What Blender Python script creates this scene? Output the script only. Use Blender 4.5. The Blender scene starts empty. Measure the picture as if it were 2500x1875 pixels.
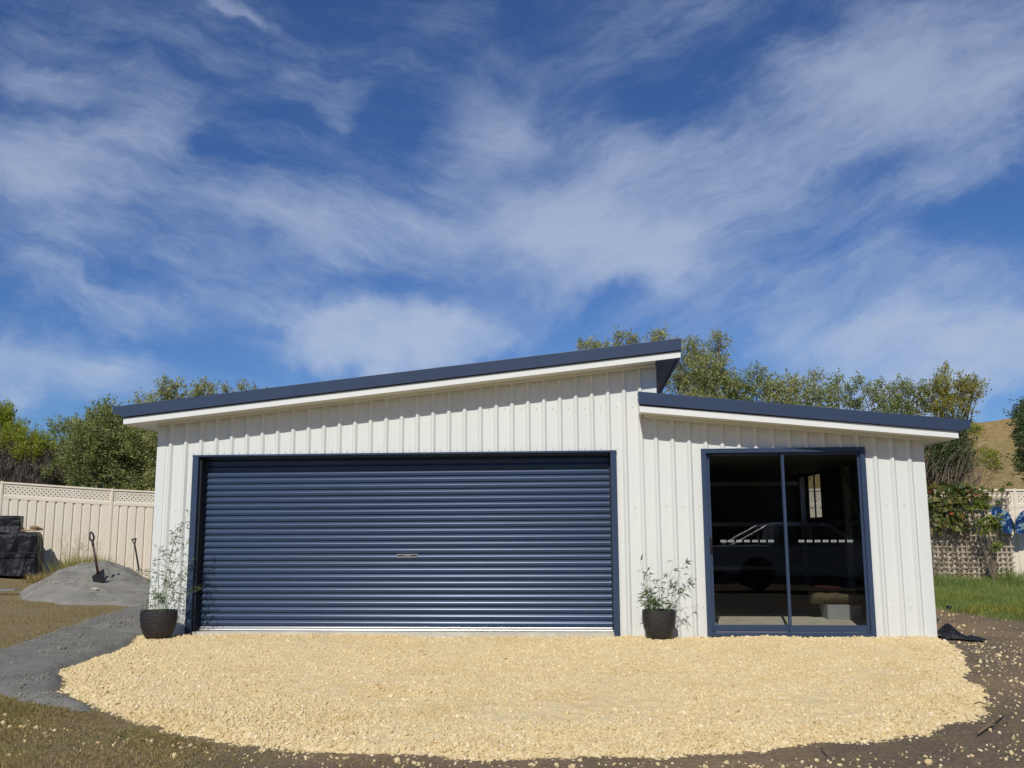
import bpy, math, random
import numpy as np
from mathutils import Matrix, Vector, noise as mnoise
random.seed(7); RNG = np.random.default_rng(7)
SC = bpy.context.scene
COL = SC.collection
# ------------------------------------------------------------------ camera
F_PX, CX, CY, CZ, PITCH, YAW, ROLL = 2285.79, 5.1601, -10.9715, 1.2046, 0.1548, 0.0771, 0.0052
def rotm(p, y, r):
    cx, sx = math.cos(p), math.sin(p); cz, sz = math.cos(y), math.sin(y); cr, sr = math.cos(r), math.sin(r)
    Rx = np.array([[1, 0, 0], [0, cx, -sx], [0, sx, cx]]); Rz = np.array([[cz, -sz, 0], [sz, cz, 0], [0, 0, 1]])
    Ry = np.array([[cr, 0, sr], [0, 1, 0], [-sr, 0, cr]])
    return Rz @ Rx @ Ry
RM = rotm(PITCH, YAW, ROLL); CAMP = np.array([CX, CY, CZ])
def ray(px, py):
    return RM @ np.array([(px - 1250) / F_PX, 1.0, (937.5 - py) / F_PX])
def at(px, py, Y):                        # survey helper: photo point -> world point on the plane y = Y
    d = ray(px, py); return CAMP + d * ((Y - CY) / d[1])
cam_d = bpy.data.cameras.new('camera'); cam = bpy.data.objects.new('camera', cam_d); COL.objects.link(cam)
cam_d.sensor_width = 36; cam_d.lens = F_PX / 2500 * 36; cam_d.clip_start = .05; cam_d.clip_end = 2000
M = Matrix.Identity(4)
for i in range(3):
    M[i][0] = RM[i, 0]; M[i][1] = RM[i, 2]; M[i][2] = -RM[i, 1]; M[i][3] = CAMP[i]
cam.matrix_world = M
SC.camera = cam
# ------------------------------------------------------------------ terrain
def sstep(a, b, v):
    t = np.clip((np.asarray(v, float) - a) / (b - a), 0, 1); return t * t * (3 - 2 * t)
def base_z(x, y):
    x = np.asarray(x, float); y = np.asarray(y, float)
    z = .03 * np.clip(y, -16, 0)
    z = z + .07 * np.clip(-x - 4.5, 0, 8) * sstep(2, 9, y)
    return z
def vnoise2(x, y, seed=0):
    x = np.asarray(x, float); y = np.asarray(y, float)
    xi = np.floor(x).astype(np.int64); yi = np.floor(y).astype(np.int64); fx = x - xi; fy = y - yi
    fx = fx * fx * (3 - 2 * fx); fy = fy * fy * (3 - 2 * fy)
    def h(a, b):
        n = (a * 374761393 + b * 668265263 + seed * 982451653) & 0x7fffffff
        n = ((n ^ (n >> 13)) * 1274126177) & 0x7fffffff
        return ((n ^ (n >> 16)) & 0xffff) / 65535.0
    return (h(xi, yi) * (1 - fx) + h(xi + 1, yi) * fx) * (1 - fy) + (h(xi, yi + 1) * (1 - fx) + h(xi + 1, yi + 1) * fx) * fy
def fbm(x, y, o=4, seed=0):
    s = 0; a = .5
    for k in range(o):
        s = s + a * (vnoise2(x * 2 ** k, y * 2 ** k, seed + k) - .5) * 2; a *= .5
    return s
def ground_z(x, y):
    return base_z(x, y) + .02 * fbm(np.asarray(x) * .9, np.asarray(y) * .9, 3, 3) + .008 * fbm(np.asarray(x) * 6, np.asarray(y) * 6, 3, 9) - .01
# ------------------------------------------------------------------ object helpers
def tag(o, label=None, cat=None, group=None, kind=None):
    if label: o['label'] = label
    if cat: o['category'] = cat
    if group: o['group'] = group
    if kind: o['kind'] = kind
    return o
def empty(name, loc, label=None, cat=None, group=None):
    o = bpy.data.objects.new(name, None); COL.objects.link(o); o.location = [float(v) for v in loc]; o.empty_display_size = .1
    return tag(o, label, cat, group)
def wloc(o):
    l = np.zeros(3)
    while o is not None: l = l + np.array(o.location); o = o.parent
    return l
def mesh_np(name, V, Fc, n, mats, parent=None, origin=None, smooth=False, midx=None):
    """V (k,3) world coordinates, Fc (m,n) uniform polygons"""
    V = np.asarray(V, np.float32); Fc = np.asarray(Fc, np.int32)
    org = wloc(parent) if parent is not None else (np.array(origin, float) if origin is not None else np.zeros(3))
    me = bpy.data.meshes.new(name)
    me.vertices.add(len(V)); me.vertices.foreach_set('co', (V - org.astype(np.float32)).ravel())
    me.loops.add(Fc.size); me.loops.foreach_set('vertex_index', Fc.ravel())
    me.polygons.add(len(Fc)); me.polygons.foreach_set('loop_start', np.arange(0, Fc.size, n, dtype=np.int32))
    try: me.polygons.foreach_set('loop_total', np.full(len(Fc), n, np.int32))
    except Exception: pass
    if midx is not None: me.polygons.foreach_set('material_index', np.asarray(midx, np.int32))
    me.polygons.foreach_set('use_smooth', np.full(len(Fc), smooth, bool))
    me.update(calc_edges=True); me.validate()
    for m in (mats if isinstance(mats, (list, tuple)) else [mats]): me.materials.append(m)
    o = bpy.data.objects.new(name, me); COL.objects.link(o)
    if parent is not None: o.parent = parent
    else: o.location = [float(v) for v in org]
    return o
class MB:
    def __init__(s): s.v = []; s.f = []; s.m = []
    def add(s, V, Fs, m=0):
        b = len(s.v); s.v.extend([tuple(float(c) for c in p) for p in V])
        for f in Fs: s.f.append([i + b for i in f]); s.m.append(m)
    def box(s, x0, x1, y0, y1, z0, z1, m=0):
        V = [(x0, y0, z0), (x1, y0, z0), (x1, y1, z0), (x0, y1, z0), (x0, y0, z1), (x1, y0, z1), (x1, y1, z1), (x0, y1, z1)]
        s.add(V, [(0, 3, 2, 1), (4, 5, 6, 7), (0, 1, 5, 4), (1, 2, 6, 5), (2, 3, 7, 6), (3, 0, 4, 7)], m)
    def sbox(s, x0, x1, y0, y1, za0, za1, zb0, zb1, m=0):   # box whose bottom/top heights differ at x0 and x1
        V = [(x0, y0, za0), (x1, y0, zb0), (x1, y1, zb0), (x0, y1, za0), (x0, y0, za1), (x1, y0, zb1), (x1, y1, zb1), (x0, y1, za1)]
        s.add(V, [(0, 3, 2, 1), (4, 5, 6, 7), (0, 1, 5, 4), (1, 2, 6, 5), (2, 3, 7, 6), (3, 0, 4, 7)], m)
    def prism(s, pts, d0, d1, m=0):                          # closed outline pts (3D) swept between offsets d0 and d1
        n = len(pts); P = [np.array(p, float) for p in pts]; d0 = np.array(d0, float); d1 = np.array(d1, float)
        s.add([p + d0 for p in P] + [p + d1 for p in P], [tuple(range(n))[::-1], tuple(range(n, 2 * n))] + [(i, (i + 1) % n, n + (i + 1) % n, n + i) for i in range(n)], m)
    def tube(s, pts, rad, n=6, m=0, cap=True):
        P = [np.array(p, float) for p in pts]; R = rad if isinstance(rad, (list, tuple)) else [rad] * len(P)
        rings = []; b = len(s.v); up = None
        for i, p in enumerate(P):
            t = P[min(i + 1, len(P) - 1)] - P[max(i - 1, 0)]; t = t / (np.linalg.norm(t) + 1e-9)
            if up is None: up = np.array([0, 0, 1.]) if abs(t[2]) < .9 else np.array([1., 0, 0])
            a = np.cross(t, up); a /= np.linalg.norm(a) + 1e-9; c = np.cross(a, t); up = c
            for k in range(n):
                an = 2 * math.pi * k / n; s.v.append(tuple(p + R[i] * (math.cos(an) * a + math.sin(an) * c)))
        for i in range(len(P) - 1):
            for k in range(n):
                s.f.append([b + i * n + k, b + i * n + (k + 1) % n, b + (i + 1) * n + (k + 1) % n, b + (i + 1) * n + k]); s.m.append(m)
        if cap:
            s.f.append([b + k for k in range(n)][::-1]); s.m.append(m); s.f.append([b + (len(P) - 1) * n + k for k in range(n)]); s.m.append(m)
    def lathe(s, prof, c, n=32, m=0):
        b = len(s.v)
        for r, z in prof:
            for k in range(n):
                a = 2 * math.pi * k / n; s.v.append((c[0] + r * math.cos(a), c[1] + r * math.sin(a), c[2] + z))
        for i in range(len(prof) - 1):
            for k in range(n):
                s.f.append([b + i * n + k, b + i * n + (k + 1) % n, b + (i + 1) * n + (k + 1) % n, b + (i + 1) * n + k]); s.m.append(m)
    def build(s, name, mats, parent=None, origin=None, smooth=False, bevel=0):
        org = wloc(parent) if parent is not None else (np.array(origin, float) if origin is not None else np.zeros(3))
        me = bpy.data.meshes.new(name); me.from_pydata([tuple(np.array(p) - org) for p in s.v], [], s.f)
        for m in (mats if isinstance(mats, (list, tuple)) else [mats]): me.materials.append(m)
        me.polygons.foreach_set('material_index', s.m); me.polygons.foreach_set('use_smooth', [smooth] * len(s.f)); me.update()
        o = bpy.data.objects.new(name, me); COL.objects.link(o)
        if parent is not None: o.parent = parent
        else: o.location = [float(v) for v in org]
        if bevel:
            b = o.modifiers.new('bevel', 'BEVEL'); b.width = bevel; b.segments = 2; b.limit_method = 'ANGLE'
        return o
# ------------------------------------------------------------------ materials
def nodes_of(name):
    m = bpy.data.materials.new(name); m.use_nodes = True; nt = m.node_tree; nt.nodes.clear()
    out = nt.nodes.new('ShaderNodeOutputMaterial'); b = nt.nodes.new('ShaderNodeBsdfPrincipled'); nt.links.new(b.outputs[0], out.inputs[0])
    return m, nt, b, out
def nd(nt, t, **kw):
    n = nt.nodes.new(t)
    for k, v in kw.items():
        if k.startswith('i_'): n.inputs[int(k[2:])].default_value = v
        else: setattr(n, k, v)
    return n
def ramp(nt, src, stops):
    r = nt.nodes.new('ShaderNodeValToRGB'); el = r.color_ramp.elements
    el[0].position, el[0].color = stops[0][0], (*stops[0][1], 1); el[1].position, el[1].color = stops[-1][0], (*stops[-1][1], 1)
    for p, c in stops[1:-1]:
        e = el.new(p); e.color = (*c, 1)
    nt.links.new(src, r.inputs[0]); return r.outputs[0]
def tex(nt, scale, detail=4, rough=.6, coord='Object', stretch=None, dist=0):
    tc = nt.nodes.new('ShaderNodeTexCoord'); src = tc.outputs[coord]
    if stretch:
        mp = nd(nt, 'ShaderNodeMapping'); mp.inputs['Scale'].default_value = stretch; nt.links.new(src, mp.inputs[0]); src = mp.outputs[0]
    n = nd(nt, 'ShaderNodeTexNoise'); n.inputs['Scale'].default_value = scale; n.inputs['Detail'].default_value = detail; n.inputs['Roughness'].default_value = rough; n.inputs['Distortion'].default_value = dist
    nt.links.new(src, n.inputs['Vector']); return n.outputs[0]
def bump(nt, b, src, strength=.3, dist=.01):
    bp = nd(nt, 'ShaderNodeBump'); bp.inputs['Strength'].default_value = strength; bp.inputs['Distance'].default_value = dist
    nt.links.new(src, bp.inputs['Height']); nt.links.new(bp.outputs[0], b.inputs['Normal'])
def mat(name, c, rough=.5, metal=0, var=.08, vscale=8, bstr=0, bscale=60, bdist=.004, stretch=None, spec=.5, rv=0):
    m, nt, b, out = nodes_of(name)
    c = np.array(c); n = tex(nt, vscale, 5, .65, stretch=stretch)
    nt.links.new(ramp(nt, n, [(.3, tuple(np.clip(c * (1 - var), 0, 1))), (.7, tuple(np.clip(c * (1 + var), 0, 1)))]), b.inputs['Base Color'])
    b.inputs['Roughness'].default_value = rough; b.inputs['Metallic'].default_value = metal; b.inputs['Specular IOR Level'].default_value = spec
    if rv:
        n3 = tex(nt, vscale * 2.3, 4, .6, stretch=stretch); mr = nd(nt, 'ShaderNodeMapRange'); mr.inputs['To Min'].default_value = rough - rv; mr.inputs['To Max'].default_value = rough + rv
        nt.links.new(n3, mr.inputs[0]); nt.links.new(mr.outputs[0], b.inputs['Roughness'])
    if bstr: bump(nt, b, tex(nt, bscale, 5, .7, stretch=stretch), bstr, bdist)
    return m
def leafmat(name, stops, rough=.5, trans=.42):
    m, nt, b, out = nodes_of(name)
    g = nd(nt, 'ShaderNodeNewGeometry'); n = tex(nt, 1.6, 3, .6)
    mx = nd(nt, 'ShaderNodeMath', operation='MULTIPLY'); mx.inputs[1].default_value = .6; nt.links.new(g.outputs['Random Per Island'], mx.inputs[0])
    ad = nd(nt, 'ShaderNodeMath', operation='ADD'); nt.links.new(mx.outputs[0], ad.inputs[0])
    m2 = nd(nt, 'ShaderNodeMath', operation='MULTIPLY'); m2.inputs[1].default_value = .45; nt.links.new(n, m2.inputs[0]); nt.links.new(m2.outputs[0], ad.inputs[1])
    col = ramp(nt, ad.outputs[0], stops); nt.links.new(col, b.inputs['Base Color'])
    b.inputs['Roughness'].default_value = rough; b.inputs['Specular IOR Level'].default_value = .35
    t = nd(nt, 'ShaderNodeBsdfTranslucent'); nt.links.new(col, t.inputs[0])
    mix = nd(nt, 'ShaderNodeMixShader'); mix.inputs[0].default_value = trans
    nt.links.new(b.outputs[0], mix.inputs[1]); nt.links.new(t.outputs[0], mix.inputs[2]); nt.links.new(mix.outputs[0], out.inputs[0])
    return m
WHITE = mat('painted_steel_white', (.71, .72, .68), .38, var=.02, vscale=1.5, bstr=.12, bscale=2.5, bdist=.02, stretch=(1, 1, .3), rv=.06)
TRIM = mat('white_trim', (.78, .78, .735), .35, var=.02, vscale=3)
NAVY = mat('navy_painted_steel', (.037, .056, .102), .32, var=.06, vscale=2, rv=.05)
NAVYF = mat('navy_door_frame', (.038, .060, .110), .3, var=.05, vscale=4)
CURT = mat('navy_roller_curtain', (.034, .055, .102), .28, var=.09, vscale=1.3, stretch=(.25, 1, 2.5), bstr=.08, bscale=1.2, bdist=.01, rv=.04)
CURT.node_tree.nodes['Principled BSDF'].inputs['Specular Tint'].default_value = (.70, .78, 1, 1)
BLACKGAP = mat('black_parts_and_shade', (.008, .009, .012), .7)
ALU = mat('aluminium_rail', (.80, .80, .80), .32, .85, var=.04, vscale=6, stretch=(.2, 1, 1))
CONC = mat('concrete', (.60, .555, .45), .85, var=.16, vscale=5, bstr=.3, bscale=40, bdist=.003)
INNER = mat('bare_inner_steel', (.30, .31, .31), .5, .3, var=.08, vscale=3)
STEEL = mat('galvanised_steel', (.42, .44, .46), .4, .7, var=.1, vscale=12)
CREAM = mat('cream_fence_steel', (.77, .69, .545), .5, var=.05, vscale=1.2, bstr=.1, bscale=20, stretch=(1, 1, .25))
CREAM2 = mat('cream_fence_rail', (.77, .675, .52), .5, var=.07, vscale=3)
BLKPL = mat('black_plastic_sheet', (.010, .010, .012), .42, var=.3, vscale=6, bstr=.9, bscale=5, bdist=.08, stretch=(1, 1, .35), rv=.12, spec=.35)
TOOLBLK = mat('black_tool_steel', (.012, .012, .013), .5)
TOOLRED = mat('dark_red_shaft', (.07, .022, .016), .55)
WOODG = mat('weathered_timber', (.42, .345, .25), .85, var=.25, vscale=14, bstr=.4, bscale=60, stretch=(3, 3, .6))
WOOD = mat('brown_board', (.28, .17, .09), .8, var=.3, vscale=10)
REDWOOD = mat('red_painted_board', (.33, .075, .045), .7, var=.25, vscale=12)
CANVAS = mat('olive_canvas', (.11, .092, .05), .9, var=.35, vscale=9, bstr=.8, bscale=12, bdist=.03)
PAPER = mat('white_carton', (.27, .28, .285), .6, var=.04)
CARD = mat('brown_cardboard', (.34, .22, .12), .85, var=.25, vscale=9)
SOIL = mat('potting_soil', (.035, .025, .018), .95, var=.4, vscale=30, bstr=1, bscale=60, bdist=.01)
BARK = mat('grey_brown_bark', (.16, .12, .085), .9, var=.3, vscale=9, bstr=.6, bscale=25, bdist=.01)
STEM = mat('bamboo_stem', (.22, .27, .10), .5, var=.25, vscale=15)
TWIG = mat('dry_twig', (.17, .115, .07), .85, var=.3, vscale=30)
RUBBER = mat('tyre_rubber', (.012, .012, .012), .85)
CARW = mat('silver_vehicle_paint', (.56, .57, .58), .3, .0, var=.02)
CARG = mat('tinted_vehicle_glass', (.006, .007, .008), .06)
STICK = mat('white_glass_sticker', (.46, .50, .46), .5, var=.02)
def potmat():
    m, nt, b, out = nodes_of('black_ribbed_pot')
    n = tex(nt, 30, 4, .7, stretch=(.35, .35, 3.2))
    nt.links.new(ramp(nt, n, [(.35, (.014, .011, .012)), (.62, (.028, .022, .022)), (.74, (.10, .075, .06))]), b.inputs['Base Color'])
    b.inputs['Roughness'].default_value = .5; bump(nt, b, n, 1, .014); return m
POT = potmat()
def glassmat():
    m, nt, b, out = nodes_of('tinted_door_glass'); nt.nodes.remove(b)
    t = nd(nt, 'ShaderNodeBsdfTransparent'); t.inputs[0].default_value = (.75, .76, .75, 1)
    g = nd(nt, 'ShaderNodeBsdfGlossy'); g.inputs['Roughness'].default_value = .0; g.inputs[0].default_value = (.9, .95, 1, 1)
    ge = nd(nt, 'ShaderNodeNewGeometry'); dp = nd(nt, 'ShaderNodeVectorMath', operation='DOT_PRODUCT'); nt.links.new(ge.outputs['Normal'], dp.inputs[0]); nt.links.new(ge.outputs['Incoming'], dp.inputs[1])
    ab = nd(nt, 'ShaderNodeMath', operation='ABSOLUTE'); nt.links.new(dp.outputs['Value'], ab.inputs[0]); om = nd(nt, 'ShaderNodeMath', operation='SUBTRACT', use_clamp=True); om.inputs[0].default_value = 1; nt.links.new(ab.outputs[0], om.inputs[1])
    pw = nd(nt, 'ShaderNodeMath', operation='POWER'); nt.links.new(om.outputs[0], pw.inputs[0]); pw.inputs[1].default_value = 5; fr = nd(nt, 'ShaderNodeMath', operation='MULTIPLY_ADD', use_clamp=True); nt.links.new(pw.outputs[0], fr.inputs[0]); fr.inputs[1].default_value = .93; fr.inputs[2].default_value = .05
    n = tex(nt, 1.1, 2, .5); bp = nd(nt, 'ShaderNodeBump'); bp.inputs['Strength'].default_value = .03; bp.inputs['Distance'].default_value = .01
    nt.links.new(n, bp.inputs['Height']); nt.links.new(bp.outputs[0], g.inputs['Normal'])
    mx = nd(nt, 'ShaderNodeMixShader'); nt.links.new(fr.outputs[0], mx.inputs[0]); nt.links.new(t.outputs[0], mx.inputs[1]); nt.links.new(g.outputs[0], mx.inputs[2])
    nt.links.new(mx.outputs[0], out.inputs[0]); return m
GLASS = glassmat()
def gravelmat(name, big):
    m, nt, b, out = nodes_of(name)
    g = nd(nt, 'ShaderNodeNewGeometry')
    base = ramp(nt, g.outputs['Random Per Island'] if big else tex(nt, 45, 5, .7), [(0, (.60, .465, .25)), (.35, (.70, .56, .31)), (.75, (.74, .605, .35)), (1, (.82, .70, .47))] if big else [(.3, (.64, .50, .27)), (.7, (.86, .70, .41))])
    n = tex(nt, 1.1, 4, .6)
    mul = nd(nt, 'ShaderNodeMixRGB', blend_type='MULTIPLY'); mul.inputs[0].default_value = 1
    nt.links.new(base, mul.inputs[1]); nt.links.new(ramp(nt, n, [(.3, (.93, .89, .81)), (.5, (1, 1, 1)), (.68, (.97, .93, .86))]), mul.inputs[2])
    nt.links.new(mul.outputs[0], b.inputs['Base Color']); b.inputs['Roughness'].default_value = .95; b.inputs['Specular IOR Level'].default_value = .1
    bump(nt, b, tex(nt, 90 if not big else 150, 6, .75), .7, .008 if not big else .003)
    return m
GRAV = gravelmat('pale_yellow_crushed_limestone', False); STONE = gravelmat('pale_yellow_limestone_chip', True)
def groundmat():
    m, nt, b, out = nodes_of('bare_earth_and_thatch')
    fine = tex(nt, 34, 7, .75); mid = tex(nt, 3.2, 5, .65, dist=.4); big = tex(nt, .55, 3, .5)
    dirt = ramp(nt, fine, [(.28, (.10, .074, .052)), (.5, (.20, .15, .105)), (.66, (.30, .235, .165)), (.78, (.48, .40, .29))])
    thatch = ramp(nt, fine, [(.28, (.13, .105, .045)), (.5, (.27, .21, .10)), (.72, (.44, .345, .18))])
    warm = ramp(nt, fine, [(.3, (.20, .135, .078)), (.7, (.44, .31, .19))])
    mx = nd(nt, 'ShaderNodeMixRGB'); tc = nd(nt, 'ShaderNodeTexCoord'); sp = nd(nt, 'ShaderNodeSeparateXYZ'); nt.links.new(tc.outputs['Object'], sp.inputs[0])
    # thatch on the left lawn and beyond the fences, bare dirt in front and right of the shed
    mr = nd(nt, 'ShaderNodeMapRange'); mr.inputs['From Min'].default_value = 1.2; mr.inputs['From Max'].default_value = 4.2; mr.inputs['To Min'].default_value = .85; mr.inputs['To Max'].default_value = .05
    nt.links.new(sp.outputs[0], mr.inputs[0])
    ad = nd(nt, 'ShaderNodeMath', operation='ADD'); nt.links.new(mr.outputs[0], ad.inputs[0])
    s2 = nd(nt, 'ShaderNodeMapRange'); s2.inputs['From Min'].default_value = .35; s2.inputs['From Max'].default_value = .65; s2.inputs['To Min'].default_value = -.45; s2.inputs['To Max'].default_value = .45; nt.links.new(mid, s2.inputs[0]); nt.links.new(s2.outputs[0], ad.inputs[1])
    cl = nd(nt, 'ShaderNodeMath', operation='MULTIPLY', use_clamp=True); cl.inputs[1].default_value = 1; nt.links.new(ad.outputs[0], cl.inputs[0])
    mw = nd(nt, 'ShaderNodeMixRGB'); r2 = ramp(nt, big, [(.45, (0, 0, 0)), (.6, (1, 1, 1))]); nt.links.new(r2, mw.inputs[0]); nt.links.new(dirt, mw.inputs[1]); nt.links.new(warm, mw.inputs[2])
    nt.links.new(cl.outputs[0], mx.inputs[0]); nt.links.new(mw.outputs[0], mx.inputs[1]); nt.links.new(thatch, mx.inputs[2]); nt.links.new(mx.outputs[0], b.inputs['Base Color'])
    b.inputs['Roughness'].default_value = 1; b.inputs['Specular IOR Level'].default_value = .1
    bump(nt, b, fine, .9, .03); return m
GROUND = groundmat()
def sandmat(name, c):
    m, nt, b, out = nodes_of(name); c = np.array(c)
    n = tex(nt, 2.5, 6, .7); f = tex(nt, 120, 4, .8)
    a = ramp(nt, n, [(.3, tuple(c * .78)), (.55, tuple(c)), (.75, tuple(c * 1.2))])
    mul = nd(nt, 'ShaderNodeMixRGB', blend_type='MULTIPLY'); mul.inputs[0].default_value = 1; nt.links.new(a, mul.inputs[1]); nt.links.new(ramp(nt, f, [(.3, (.72, .72, .72)), (.7, (1.0, 1.0, 1.0))]), mul.inputs[2])
    nt.links.new(mul.outputs[0], b.inputs['Base Color']); b.inputs['Roughness'].default_value = 1; b.inputs['Specular IOR Level'].default_value = .1
    bump(nt, b, tex(nt, 22, 8, .8), .55, .04); return m
SAND = sandmat('grey_crusher_dust', (.31, .292, .245)); PATHM = sandmat('dark_grey_crusher_dust', (.255, .245, .215))
def hillmat():
    m, nt, b, out = nodes_of('dry_hill_grass')
    f = tex(nt, 3.6, 8, .8, stretch=(1, 1, 2.5), dist=.6); n = tex(nt, .15, 3, .5)
    a = ramp(nt, f, [(.32, (.24, .15, .055)), (.5, (.52, .365, .155)), (.68, (.78, .60, .31))])
    mx = nd(nt, 'ShaderNodeMixRGB'); mx.inputs[2].default_value = (.40, .34, .13, 1); nt.links.new(ramp(nt, n, [(.5, (0, 0, 0)), (.75, (.6, .6, .6))]), mx.inputs[0]); nt.links.new(a, mx.inputs[1])
    nt.links.new(mx.outputs[0], b.inputs['Base Color']); b.inputs['Roughness'].default_value = 1; b.inputs['Specular IOR Level'].default_value = 0
    bump(nt, b, f, 1, .25); return m
HILL = hillmat()
LF = {
 'olive': leafmat('olive_green_leaves', [(.1, (0.116, 0.151, 0.037)), (.45, (0.244, 0.291, 0.084)), (.75, (0.424, 0.442, 0.167)), (1, (0.641, 0.630, 0.294))]),
 'pale': leafmat('pale_olive_leaves', [(.1, (0.137, 0.160, 0.047)), (.45, (0.321, 0.345, 0.117)), (.75, (0.543, 0.530, 0.222)), (1, (0.790, 0.766, 0.382))]),
 'yellow': leafmat('yellow_green_leaves', [(.1, (0.140, 0.133, 0.023)), (.45, (0.312, 0.296, 0.047)), (.75, (0.468, 0.421, 0.078)), (1, (0.593, 0.530, 0.172))]),
 'dark': leafmat('dark_green_leaves', [(.1, (0.036, 0.062, 0.018)), (.45, (0.082, 0.127, 0.036)), (.75, (0.155, 0.209, 0.073)), (1, (0.273, 0.309, 0.146))]),
 'lime': leafmat('lime_yellow_tips', [(.1, (0.172, 0.199, 0.021)), (.45, (0.296, 0.342, 0.035)), (.75, (0.420, 0.455, 0.052)), (1, (0.555, 0.569, 0.105))]),
 'bamboo': leafmat('bamboo_leaves', [(.1, (0.043, 0.074, 0.017)), (.5, (0.104, 0.147, 0.043)), (1, (0.224, 0.267, 0.104))]),
 'vine': leafmat('vine_leaves_green_and_red', [(.1, (.05, .08, .017)), (.4, (.10, .135, .03)), (.62, (.17, .17, .04)), (.83, (.23, .18, .055)), (.84, (.45, .085, .045)), (1, (.60, .15, .07))]),
 'shrub': leafmat('bright_shrub_leaves', [(.1, (0.091, 0.130, 0.019)), (.5, (0.208, 0.260, 0.039)), (1, (0.390, 0.442, 0.104))]),
 'lawn': leafmat('green_lawn_blades', [(.1, (0.101, 0.154, 0.034)), (.5, (0.200, 0.279, 0.070)), (.85, (0.402, 0.452, 0.138)), (1, (0.842, 0.686, 0.393))], .7),
 'dry': leafmat('dry_lawn_blades', [(.1, (0.138, 0.123, 0.040)), (.4, (0.296, 0.228, 0.081)), (.8, (0.572, 0.417, 0.188)), (1, (0.846, 0.656, 0.341))], .8),
 'straw': leafmat('straw_blades', [(.1, (.22, .17, .08)), (.5, (.40, .33, .18)), (1, (.55, .47, .30))], .8),
 'greyst': leafmat('grey_brown_twigs', [(.1, (0.076, 0.062, 0.048)), (.5, (0.166, 0.138, 0.110)), (1, (0.304, 0.262, 0.214))], .9, .05),
}
# ------------------------------------------------------------------ sheets
def inside(poly, X, Y):
    c = np.zeros(X.shape, bool); n = len(poly); j = n - 1
    for i in range(n):
        xi, yi = poly[i]; xj, yj = poly[j]
        c ^= ((yi > Y) != (yj > Y)) & (X < (xj - xi) * (Y - yi) / (yj - yi + 1e-12) + xi); j = i
    return c
def edge_dist(poly, X, Y):
    D = np.full(X.shape, 1e9); n = len(poly)
    for i in range(n):
        a = np.array(poly[i]); b = np.array(poly[(i + 1) % n]); ab = b - a
        t = np.clip(((X - a[0]) * ab[0] + (Y - a[1]) * ab[1]) / (ab @ ab + 1e-12), 0, 1)
        D = np.minimum(D, np.hypot(X - a[0] - t * ab[0], Y - a[1] - t * ab[1]))
    return np.where(inside(poly, X, Y), D, -D)
def sheet(name, mt, x0, x1, y0, y1, step, zf, keep=None, smooth=True, parent=None):
    xs = np.arange(x0, x1 + step * .5, step); ys = np.arange(y0, y1 + step * .5, step)
    X, Y = np.meshgrid(xs, ys); Z = zf(X, Y); nx = len(xs); ny = len(ys)
    I = np.arange(nx * ny).reshape(ny, nx); Q = np.stack([I[:-1, :-1], I[:-1, 1:], I[1:, 1:], I[1:, :-1]], -1).reshape(-1, 4)
    V = np.stack([X.ravel(), Y.ravel(), Z.ravel()], -1)
    if keep is not None:
        k = keep(X, Y).ravel(); Q = Q[k[Q].any(1)]; u, inv = np.unique(Q, return_inverse=True); V = V[u]; Q = inv.reshape(-1, 4)
    return mesh_np(name, V, Q, 4, mt, smooth=smooth, parent=parent)
# near ground fine, far ground as graded rows in one sheet
def graded(a, b, c, d, fine, n):
    l = b - np.geomspace(.3, b - a, n)[::-1]; r = c + np.geomspace(.3, d - c, n); return np.concatenate([l, np.arange(b, c, fine), [c], r])
GX = graded(-700, -8, 15, 700, .1, 26); GY = graded(-700, -12, 12, 900, .1, 26)
X, Y = np.meshgrid(GX, GY); Zg = ground_z(X, Y)
ins = (X > .06) & (X < 8.94) & (Y > .14) & (Y < 5.9); Zg = np.where(ins, Zg - .12, Zg)
I = np.arange(X.size).reshape(X.shape); Q = np.stack([I[:-1, :-1], I[:-1, 1:], I[1:, 1:], I[1:, :-1]], -1).reshape(-1, 4)
tag(mesh_np('ground', np.stack([X.ravel(), Y.ravel(), Zg.ravel()], -1), Q, 4, GROUND, smooth=True), kind='structure')
def hill_z(x, y):
    w = sstep(3, 26, x); t = np.clip((y - 12.5) / 29, 0, 1)
    crest = 6.7 + .105 * (np.clip(x, 0, 90) - 25)
    return -.3 + w * t * (crest + .3) * (1 - .12 * t * (1 - t)) + .10 * fbm(x * .7, y * .7, 4, 5) * (t > 0) - .5 * sstep(42, 60, y) * np.clip(y - 42, 0, 60) * .3
tag(sheet('hill', HILL, -4, 95, 12.4, 70, .45, hill_z), kind='structure')
GRV = [(-.12, .05), (-.05, -.35), (.06, -.85), (.10, -1.3), (.14, -2.0), (.20, -2.4), (.48, -2.8), (.68, -3.2), (1.31, -3.86), (1.87, -4.25), (2.37, -4.66), (2.69, -4.80), (3.06, -4.93), (3.45, -5.08), (4.09, -5.17), (4.82, -5.14), (5.55, -5.07), (6.29, -4.92), (7.01, -4.58), (7.51, -4.24), (7.93, -3.84), (8.29, -3.12), (8.66, -2.05), (8.98, -1.1), (9.08, -.45), (9.12, -.02), (9.0, .06)]
def grv_edge(x, y): return edge_dist(GRV, x, y) + .13 * fbm(x * 1.7, y * 1.7, 4, 31)
PATH = [(-2.3, 4.6), (-1.85, 2.4), (-1.5, .8), (-1.2, -.3), (-1.1, -1.2), (-2.2, -2.0), (-2.4, -3.2), (-.6, -3.25), (.31, -3.38), (.8, -3.66), (1.35, -3.95), (1.8, -3.7), (1.3, -1), (.1, -.05), (-.03, .5), (-.03, 5)]
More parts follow.
